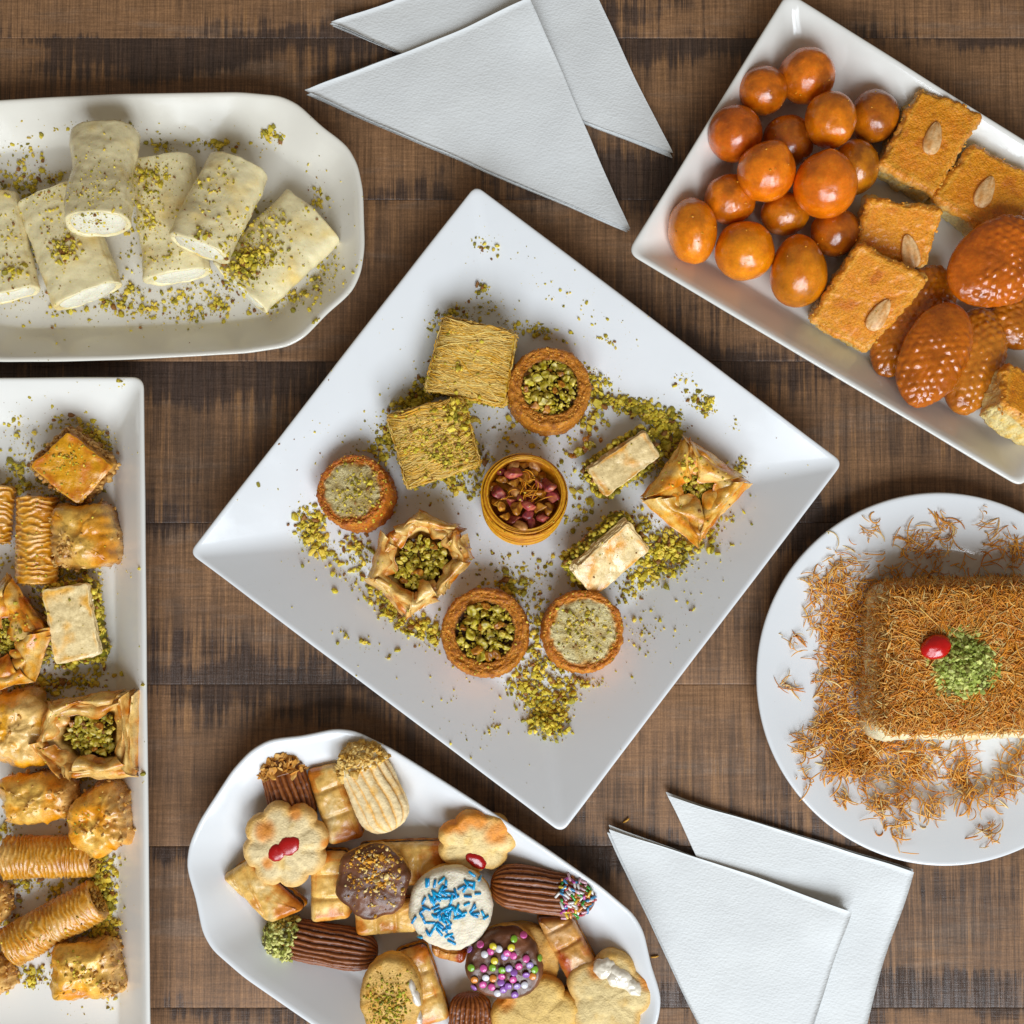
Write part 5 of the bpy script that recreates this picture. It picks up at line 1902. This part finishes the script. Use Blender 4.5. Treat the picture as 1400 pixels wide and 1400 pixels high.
PLATES = ('square_plate', 'bracket_platter', 'baklava_tray')
NOT_TABLE = lambda r: r.name != 'wooden_table' and not r.name.startswith('paper_napkin')
CENTRE = [
    # piles
    (560, 560, 42, 9, -52, 620, .8, 4.2, 8), (543, 590, 30, 9, -60, 260, .8, 3.6, 6), (640, 440, 8, 8, 0, 40, 1, 3, 3), (612, 432, 14, 5, -30, 70, .8, 3, 2),
    (660, 397, 6, 5, 0, 26, 1.5, 4.2, 6), (670, 420, 14, 6, 0, 26, .7, 2.2, 0), (715, 446, 30, 6, 12, 60, .7, 3.2, 1), (735, 455, 12, 5, 10, 26, 1, 4, 2),
    (815, 520, 14, 8, 30, 90, .8, 3.6, 3), (840, 550, 24, 6, 18, 240, .8, 4, 5), (878, 562, 16, 7, 25, 200, .8, 4, 5), (905, 580, 18, 10, 40, 260, .9, 4.2, 6),
    (912, 605, 12, 18, 0, 240, .9, 5.2, 6), (890, 640, 12, 12, 0, 90, .8, 4, 3), (1012, 640, 6, 6, 0, 36, .8, 3.2, 3), (870, 640, 25, 20, 0, 50, .6, 2.5, 0),
    (815, 558, 10, 14, 0, 50, 1, 5, 3), (800, 580, 10, 10, 0, 26, 1, 5.2, 2), (925, 745, 34, 14, -30, 420, .8, 4.4, 6), (890, 745, 16, 10, 0, 140, .8, 4, 4), (905, 775, 22, 12, -30, 200, .8, 3.6, 4),
    (880, 715, 14, 8, 0, 90, .8, 3.2, 2), (865, 800, 10, 14, 20, 80, .8, 3.6, 2), (960, 720, 10, 14, 30, 100, .8, 3.4, 3), (945, 545, 7, 6, 0, 40, .8, 3, 2), (962, 550, 8, 7, 40, 60, .8, 3.4, 2), (935, 518, 10, 6, 0, 16, .8, 3, 0), (968, 562, 6, 4, 20, 26, .8, 3, 1),
    (1005, 580, 8, 5, 0, 10, .6, 2.2, 0), (427, 727, 10, 16, -15, 300, .9, 4.2, 8), (445, 755, 7, 6, 0, 40, .8, 3, 2), (490, 750, 14, 8, 30, 90, .8, 3.6, 2), (470, 770, 10, 12, 0, 30, .8, 3.4, 1), (495, 785, 12, 12, 40, 60, .8, 3.4, 2),
    (515, 815, 18, 8, 45, 80, .8, 3.6, 2), (545, 845, 18, 8, 35, 130, .8, 3.8, 4), (575, 858, 14, 9, 30, 170, .8, 4, 5), (592, 872, 8, 8, 0, 60, .8, 3.4, 2),
    (745, 915, 22, 20, 40, 330, .8, 3.8, 5), (720, 940, 18, 10, 30, 170, .8, 3.6, 4), (750, 985, 13, 12, 0, 330, .9, 4.2, 10), (735, 960, 12, 12, 0, 120, .8, 3.6, 3), (790, 932, 16, 4, 5, 70, .9, 3.6, 3), (770, 955, 10, 14, 20, 110, .8, 3.8, 3),
    (700, 800, 14, 10, 0, 90, .9, 4.6, 3), (692, 808, 5, 8, 0, 40, 1, 5, 3), (680, 780, 40, 20, 0, 60, .7, 3.2, 0), (745, 790, 20, 16, 0, 50, .7, 3.6, 0), (735, 850, 8, 20, 0, 70, .8, 3.4, 2), (715, 830, 30, 14, 0, 40, .7, 3, 0),
    (735, 580, 40, 16, 10, 70, .7, 3.6, 0), (700, 600, 26, 20, 0, 60, .7, 4.2, 0), (795, 690, 12, 22, 0, 50, .8, 4.2, 1), (770, 650, 14, 20, 0, 50, .8, 4.4, 1), (650, 625, 12, 10, 0, 70, .9, 4.4, 2), (640, 660, 24, 10, -10, 90, .8, 4.2, 1), (620, 655, 10, 8, 0, 40, 1, 4, 2),
    (600, 690, 60, 30, 0, 50, .5, 2.2, 0), (505, 660, 60, 60, 0, 70, .5, 1.8, 0),
    # dust on the pastries
    (500, 688, 24, 24, 0, 150, .5, 2.2, 0), (489, 672, 16, 16, 0, 90, .8, 2.8, 1), (590, 610, 32, 28, 0, 330, .5, 2.2, 0), (625, 565, 14, 12, 0, 130, .8, 4, 4), (615, 620, 16, 12, 0, 170, .7, 3, 1), (570, 590, 30, 20, 0, 90, .6, 2.6, 0),
    (640, 495, 30, 26, 0, 60, .5, 2.0, 0), (628, 503, 4, 4, 0, 10, 1.5, 3.6, 1), (796, 860, 26, 22, 0, 210, .5, 2.0, 0), (790, 850, 14, 10, 0, 60, .8, 3.0, 1), (663, 872, 34, 34, 0, 120, .5, 1.8, 0), (950, 660, 30, 24, 0, 60, .5, 2.2, 0), (945, 640, 8, 10, 0, 26, 1.2, 4, 2), (830, 740, 26, 22, 0, 40, .5, 1.8, 0),
    # rims
    (560, 540, 90, 12, -52, 60, .5, 2.2, 0), (470, 640, 20, 40, 40, 26, .5, 2.6, 0), (530, 800, 100, 14, 37, 60, .5, 2.4, 0), (490, 880, 26, 8, 20, 24, .6, 3, 0), (500, 880, 5, 5, 0, 10, 1, 3, 1), (650, 1010, 60, 20, 37, 30, .5, 2.0, 0), (675, 995, 5, 8, 30, 14, .8, 2.6, 0),
    (900, 860, 30, 60, 35, 60, .5, 2.2, 0), (880, 860, 8, 14, 20, 20, 1, 3.2, 0), (990, 740, 14, 40, 30, 26, .5, 2.2, 0), (740, 370, 60, 20, 30, 26, .5, 1.8, 0), (800, 430, 40, 14, 36, 24, .5, 2.6, 0), (830, 465, 8, 3, 30, 12, .8, 3, 0), (660, 335, 12, 10, 0, 16, .6, 3, 0), (660, 340, 4, 4, 0, 6, 1, 3, 0),
    (705, 700, 170, 150, 0, 520, .4, 1.4, 0),
]
CHEESE = [
    (225, 415, 80, 18, 0, 240, .6, 3.4, 0), (180, 402, 14, 7, 0, 60, .9, 3.8, 3), (155, 415, 12, 8, 0, 46, .9, 4, 2), (197, 425, 10, 6, 0, 40, .9, 3.4, 2), (245, 410, 10, 5, 0, 30, 1, 3.4, 2), (265, 432, 16, 5, 0, 60, .8, 3, 2), (300, 415, 10, 8, 0, 60, 1, 4, 2), (280, 395, 26, 12, 0, 90, .6, 2.6, 0),
    (375, 412, 14, 10, -30, 110, .8, 3.6, 3), (400, 405, 16, 5, 0, 60, .8, 3, 1), (435, 385, 22, 16, -50, 120, .6, 3.2, 0), (450, 345, 8, 20, 0, 40, .6, 2.6, 0), (430, 270, 12, 30, 0, 36, .6, 3.4, 0), (436, 275, 6, 8, 0, 14, 1.2, 3.6, 1), (370, 186, 9, 5, 10, 46, 1.2, 4.2, 5), (365, 198, 10, 8, 0, 12, 1, 3, 0),
    (300, 200, 14, 4, 5, 60, 1, 4, 3), (225, 203, 12, 5, 20, 40, 1, 3.6, 2), (215, 188, 30, 10, 0, 30, .6, 2.6, 0), (265, 200, 8, 6, 0, 10, .8, 3, 0), (135, 172, 26, 4, -3, 50, .8, 3, 1), (30, 230, 24, 26, 0, 130, .6, 3, 0), (35, 250, 14, 8, 0, 60, .8, 3.6, 3), (75, 245, 12, 6, 0, 40, .9, 3.4, 2), (30, 285, 10, 30, 0, 90, .8, 3.6, 2), (40, 330, 6, 26, 0, 60, .8, 3.6, 2), (88, 417, 12, 7, 0, 50, .9, 4, 2), (60, 345, 8, 12, 0, 46, .8, 4, 2), (60, 400, 60, 20, 0, 60, .5, 2, 0), (10, 420, 30, 20, 0, 24, .5, 2, 0),
    (345, 340, 24, 24, 0, 300, .7, 3.0, 2), (335, 365, 20, 12, -40, 240, .8, 3.8, 6), (345, 355, 12, 10, 0, 120, 1.2, 4.2, 7), (372, 325, 40, 30, -40, 130, .5, 2, 0), (360, 310, 12, 18, 0, 60, .6, 3, 1), (385, 300, 6, 5, 0, 14, 1.4, 3.8, 2),
    (90, 340, 12, 12, 0, 90, .8, 3.6, 3), (92, 345, 5, 5, 0, 30, 1.4, 4.2, 4), (80, 310, 26, 36, 0, 170, .5, 2.0, 0), (60, 270, 14, 8, 0, 60, .5, 2.4, 0), (135, 245, 22, 26, 0, 110, .5, 1.6, 0), (130, 262, 20, 8, 0, 90, .5, 1.5, 0), (128, 302, 12, 6, 0, 60, .7, 2.2, 1), (205, 265, 24, 26, 0, 240, .5, 2.4, 0), (205, 240, 16, 8, 0, 90, .8, 3.6, 2), (200, 305, 14, 12, 0, 90, .8, 3.2, 2), (215, 350, 26, 14, 0, 110, .5, 2.4, 0), (290, 258, 22, 14, -60, 120, .5, 2.4, 0), (275, 322, 8, 6, 0, 36, 1, 3.6, 3), (300, 295, 30, 20, 0, 60, .5, 1.8, 0), (15, 345, 16, 34, 0, 90, .5, 2.4, 0), (20, 370, 8, 10, 0, 36, 1, 4, 2),
    (230, 310, 190, 80, 0, 420, .35, 1.3, 0),
]
TRAY = [
    (115, 590, 24, 8, 25, 160, .8, 3.8, 3), (136, 612, 8, 14, -20, 110, .8, 3.8, 4), (130, 655, 10, 16, 40, 120, .8, 3.8, 3), (30, 600, 26, 14, 60, 60, .8, 3.6, 1), (26, 640, 12, 8, 0, 46, 1, 4.2, 2), (20, 665, 14, 8, 0, 60, 1, 4, 2), (60, 670, 24, 8, 10, 90, .8, 3.8, 2), (90, 680, 16, 6, 0, 70, .8, 3.4, 2),
    (95, 778, 26, 8, 0, 150, .8, 3.8, 3), (68, 790, 14, 10, 0, 70, .8, 3.6, 2), (120, 790, 10, 8, 0, 36, .8, 3.4, 1), (52, 820, 8, 20, 0, 60, .8, 3.6, 2), (132, 860, 5, 26, -10, 110, .8, 3.4, 3), (135, 890, 6, 14, 0, 80, .9, 3.6, 3), (65, 900, 10, 10, 0, 60, .8, 3.4, 2), (60, 930, 40, 12, 0, 170, .7, 4, 2), (110, 935, 20, 8, 0, 80, .7, 3.6, 1), (40, 945, 30, 8, 0, 110, .8, 4.2, 3), (20, 830, 20, 12, 0, 60, .7, 3.4, 1),
    (10, 760, 12, 30, 0, 60, .7, 3.2, 0), (165, 523, 4, 4, 0, 6, 1, 3, 0), (165, 765, 4, 4, 0, 6, 1, 3, 0), (150, 700, 6, 8, 0, 16, .8, 3, 0), (130, 1195, 14, 26, -12, 500, .9, 4.2, 10), (140, 1240, 10, 22, 0, 360, .9, 4.2, 9), (146, 1280, 8, 18, 0, 240, .9, 4, 7), (110, 1290, 22, 8, -20, 170, .8, 3.8, 4), (152, 1330, 5, 20, 0, 120, .8, 3.4, 3),
    (40, 1210, 24, 6, 0, 60, .8, 4, 2), (75, 1222, 8, 8, 0, 30, 1, 4, 2), (15, 1255, 12, 12, 0, 60, .9, 4.2, 2), (30, 1330, 26, 6, 0, 90, .9, 4, 3), (48, 1340, 8, 6, 0, 50, .9, 3.6, 3), (10, 1140, 12, 8, 0, 30, .8, 4, 1), (120, 1068, 30, 6, 0, 70, .8, 3.6, 2), (90, 1050, 20, 10, 0, 40, .8, 3.6, 1),
    (92, 632, 14, 12, 0, 130, .5, 1.8, 0), (40, 740, 18, 40, 0, 90, .5, 1.8, 0), (105, 1130, 14, 14, 0, 60, .5, 1.8, 0), (105, 1330, 14, 12, 0, 60, .5, 2, 0), (40, 1280, 40, 16, 0, 60, .5, 1.8, 0), (20, 860, 20, 26, 0, 50, .5, 2.4, 0),
    (85, 900, 55, 330, 0, 420, .4, 1.5, 0), (165, 1320, 6, 30, 0, 20, .5, 1.8, 0),
]
crumbs("crushed green pistachio scattered over the square plate", CENTRE, 301, NOT_TABLE, next(i for i, c in enumerate(CENTRE) if c[:3] == (500, 688, 24)))
crumbs("crushed pistachio scattered over the cheese rolls and their platter", CHEESE, 302, NOT_TABLE, next(i for i, c in enumerate(CHEESE) if c[:3] == (345, 340, 24)))
crumbs("crushed pistachio scattered between the baklava on the left tray", TRAY, 303, NOT_TABLE, next(i for i, c in enumerate(TRAY) if c[:3] == (92, 632, 14)))

# dark nut cluster that fell out of a bar
t = Thing("nut_cluster", "dark sticky cluster of pistachios beside the slim baklava bars", "nuts", 800, 612, FL, 14)
rs = np.random.RandomState(9)
for k in range(16):
    x, y = rs.normal(0, 11), rs.normal(0, 8)
    nut(t.e, x + y * .6, y, 5 + rs.uniform(0, 6), rs.uniform(4.5, 7.5), 'pistachio' if k % 3 else 'brown', rs)

# nuts and pistachio dust on cookies
def dust(thing, clusters, seed, cols, flat=(1, 1, .7), name="nut_topping"):
    rs = np.random.RandomState(seed)
    P, Sz = [], []
    for (cx, cy, sx, sy, rot, n, s0, s1) in clusters:
        for x, y in gauss(rs, cx, cy, sx, sy, rot, n):
            l, nr, ob = drop(x, y)
            if l is not None and root(ob) == thing.e:
                P.append(l + [0, 0, .4])
                Sz.append(s0 + (s1 - s0) * rs.rand() ** 2.5)
    inv = np.array(thing.e.matrix_world.inverted())
    P = np.array(P)
    P = (np.column_stack([P * S, np.ones(len(P))]) @ inv.T)[:, :3] / S
    g = Geo()
    cl = np.array(cols)[rs.randint(0, len(cols), len(P))] * rs.uniform(.8, 1.15, (len(P), 1))
    bits(g, P, np.array(Sz), np.clip(cl, 0, .9), flat, .3, seed)
    thing.part(name, g, M_CRUMB, kind="stuff")


dust(HEX, [(515, 1200, 24, 24, 0, 300, .6, 3.0), (525, 1190, 16, 16, 0, 60, 1.5, 4.6), (500, 1185, 14, 14, 0, 160, .5, 1.8)], 311, [C('#d9b36a'), C('#c2904a'), C('#ead09a'), C('#a87638')])
dust(OVAL, [(530, 1370, 18, 22, 0, 420, .5, 2.4), (535, 1385, 14, 12, 0, 120, .8, 2.8)], 312, [C('#8b8a35'), C('#a89a48'), C('#6e6a28'), C('#9a7a3a')], name="pistachio_dust")


def stick(thing, meshes, pts, rs, name, flatten=True):
    inv = thing.e.matrix_world.inverted()
    n = 0
    for (x, y) in pts:
        l, nr, ob = drop(x, y)
        if l is None or root(ob) != thing.e:
            continue
        o = mk(name, meshes[rs.randint(len(meshes))], None, thing.e)
        q = Vector(nr).to_track_quat('Z', 'Y').to_matrix() @ Matrix.Rotation(rs.uniform(0, 6.283), 3, 'Z') @ Matrix.Rotation(rs.normal(0, .12), 3, 'Y')
        mw = Matrix.Translation(Vector((l + np.array(nr) * rs.uniform(.5, 1.6)) * S)) @ q.to_4x4()
        o.matrix_basis = inv @ mw
        n += 1
    return n


rs = np.random.RandomState(77)
blue = [rod_mesh('blue_sprinkle', c, L, 1.9) for c in (C('#1f86b0'), C('#2f95bd'), C('#1a77a4')) for L in (9, 11, 12.5)]
pts = list(gauss(rs, 614, 1244, 19, 22, 20, 74)) + [(583, 1207), (586, 1206), (645, 1195), (652, 1190), (655, 1201), (648, 1211), (566, 1257), (661, 1250), (664, 1254), (593, 1222), (610, 1208), (575, 1280), (585, 1275), (640, 1225), (636, 1215)]
stick(BLUE, blue, pts, rs, 'blue_sprinkle')
dots = [dot_mesh('confetti_dot', C(c, 1.0), 4.9, 2.6) for c in ('#d9569f', '#d9569f', '#9a62b4', '#9a62b4', '#7fae2c', '#d9c32c', '#e08a35', '#d8d5da', '#a78fc4')]
pp = spread_pts(rs, 50, lambda: tuple(gauss(rs, 690, 1330, 24, 21, 0, 1)[0]), 8.6)
stick(CONF, dots, pp + [(671, 1300), (693, 1302), (627, 1353), (646, 1359)], rs, 'confetti_dot')
rain = [rod_mesh('rainbow_sprinkle', C(c, 1.0), L, 1.9) for c in ('#c03a45', '#e6e2de', '#e6e2de', '#3f9e3c', '#e3c23a', '#e08a35', '#c152a6', '#3d8fc0', '#e9b9c8') for L in (8.5, 10.5)]


class _T:
    pass


tr = F_RAIN[0]
pp = spread_pts(rs, 130, lambda: (rs.uniform(768, 818), rs.uniform(1200, 1262)), 4.2)
stick(tr, rain, pp, rs, 'rainbow_sprinkle')
stick(tr, rain, [(762, 1223), (770, 1214), (772, 1240)], rs, 'rainbow_sprinkle')

# white icing on the star cookie
def icing_blob(thing, spots, seed, col, name="white_icing"):
    rs = np.random.RandomState(seed)
    g = Geo()
    inv = np.array(thing.e.matrix_world.inverted())
    for (x, y, a, b, rot) in spots:
        l, nr, ob = drop(x, y)
        l = (np.append(l * S, 1) @ inv.T)[:3] / S
        n2, m2 = 14, 40
        ph = np.linspace(0.04, 1, n2)[::-1][:, None]
        th = np.linspace(0, 2 * np.pi, m2, endpoint=False)[None]
        J = np.stack([ph * np.cos(th) * a, ph * np.sin(th) * b, 5.0 * (1 - ph ** 2.2) - 5 * ph ** 6 + 0 * th], -1)
        J[..., :2] *= (1 + .28 * fbm(np.stack([np.cos(th) + 0 * ph, np.sin(th) + 0 * ph, 0 * ph + 0 * th + seed + x], -1), 1.6, 3, seed))[..., None]
        J += gnormal(J) * (fbm(J + [x, y, 0], .09, 3, seed) * 2.4)[..., None]
        J = rot2(J, rot) + l
        put(g, J, C(col, 1.0))
    thing.part(name, g, M_GLOSS)


icing_blob(STAR, [(828, 1326, 17, 15, 0), (846, 1336, 22, 13, -.7), (864, 1350, 18, 11, -.8), (838, 1338, 9, 14, 0)], 5, '#efe4d0')
icing_blob(OVAL, [(566, 1358, 5, 22, .3), (572, 1392, 5, 12, .2)], 6, '#efe6d8')

# ------------------------------------------------------------------ loose shreds on the round plate
rs = np.random.RandomState(401)
SH = [(1165, 775, 16, 9, 45), (1122, 806, 11, 11, 40), (1150, 830, 14, 22, 110), (1150, 885, 12, 28, 120), (1152, 935, 15, 32, 170), (1165, 985, 18, 24, 170), (1185, 1035, 24, 16, 190), (1140, 1050, 22, 12, 50), (1222, 1095, 16, 12, 60), (1228, 1132, 7, 12, 18),
      (1165, 1095, 16, 8, 24), (1262, 1108, 14, 8, 26), (1335, 1095, 14, 12, 34), (1345, 1128, 9, 8, 14), (1300, 1055, 44, 14, 150), (1260, 1035, 30, 14, 120), (1385, 1050, 16, 22, 70), (1260, 795, 34, 8, 50), (1330, 790, 26, 10, 70), (1225, 740, 18, 8, 26), (1280, 748, 14, 8, 30), (1312, 720, 14, 7, 16), (1385, 760, 12, 10, 30), (1345, 722, 12, 5, 7), (1370, 750, 16, 10, 12),
      (1095, 880, 7, 6, 9), (1090, 930, 12, 8, 9), (1108, 990, 14, 20, 30), (1112, 1030, 16, 14, 26), (1160, 870, 16, 40, 90), (1195, 900, 12, 60, 110), (1200, 1020, 16, 10, 80), (1290, 927, 230, 230, 60), (1100, 1000, 8, 30, 12), (1245, 1160, 5, 3, 3), (1110, 840, 8, 20, 8), (1180, 830, 14, 16, 60)]
pos, dirs = [], []
for (cx, cy, sx, sy, n) in SH:
    ncl = max(1, n // 9)
    ctr = rs.normal(size=(ncl, 2)) * [sx, sy] + [cx, cy]
    for k in range(int(n * 1.5)):
        ci = rs.randint(ncl)
        x, y = ctr[ci] + rs.normal(0, 9.5, 2)
        if math.hypot(x - 1288, y - 927) > 243 or x > 1420:
            continue
        l, nr, ob = drop(x, y)
        if l is None or root(ob).name != 'round_plate':
            continue
        pos.append(l + [0, 0, 1.2 + rs.exponential(2.2)])
        dirs.append(ci * 2.4 + cx + rs.normal(0, .75))
pos = np.array(pos)
n = len(pos)
g = Geo()
cl = np.array([C('#d4943f', 1.4), C('#e2ac5c', 1.4), C('#b9752e', 1.4), C('#ecca8c', 1.3)])[rs.choice(4, n, p=(.42, .26, .22, .1))] * rs.uniform(.85, 1.15, (n, 1))
threads(g, curl_paths(pos, dirs, 5 + 31 * rs.rand(n) ** 1.5, rs.normal(0, 1.4, n), 8, rs, 3), rs.uniform(.5, 1.1, n), np.clip(cl, 0, .9), 4)
o = mk("pastry_shreds", g, M_THREAD)
o['label'], o['category'], o['kind'] = "toasted golden dough shreds scattered round the slab on the round plate", "crumbs", "stuff"

# two stray shreds on the table
for (x, y, a, lab) in ((856, 1122, .6, "tiny stray dough shred on the bare wood above a napkin corner"), (895, 1308, .1, "tiny stray dough shred on the bare wood between cookie platter and napkin")):
    t = Thing("stray_shred", lab, "crumb", x, y, 0, 2)
    g = Geo()
    threads(g, curl_paths(np.array([[0, 0, 1.5]]), [a], [11], [.4], 6, rs, 1), 1.4, C('#c99a55'), 5)
    t.part("shred", g, M_THREAD)
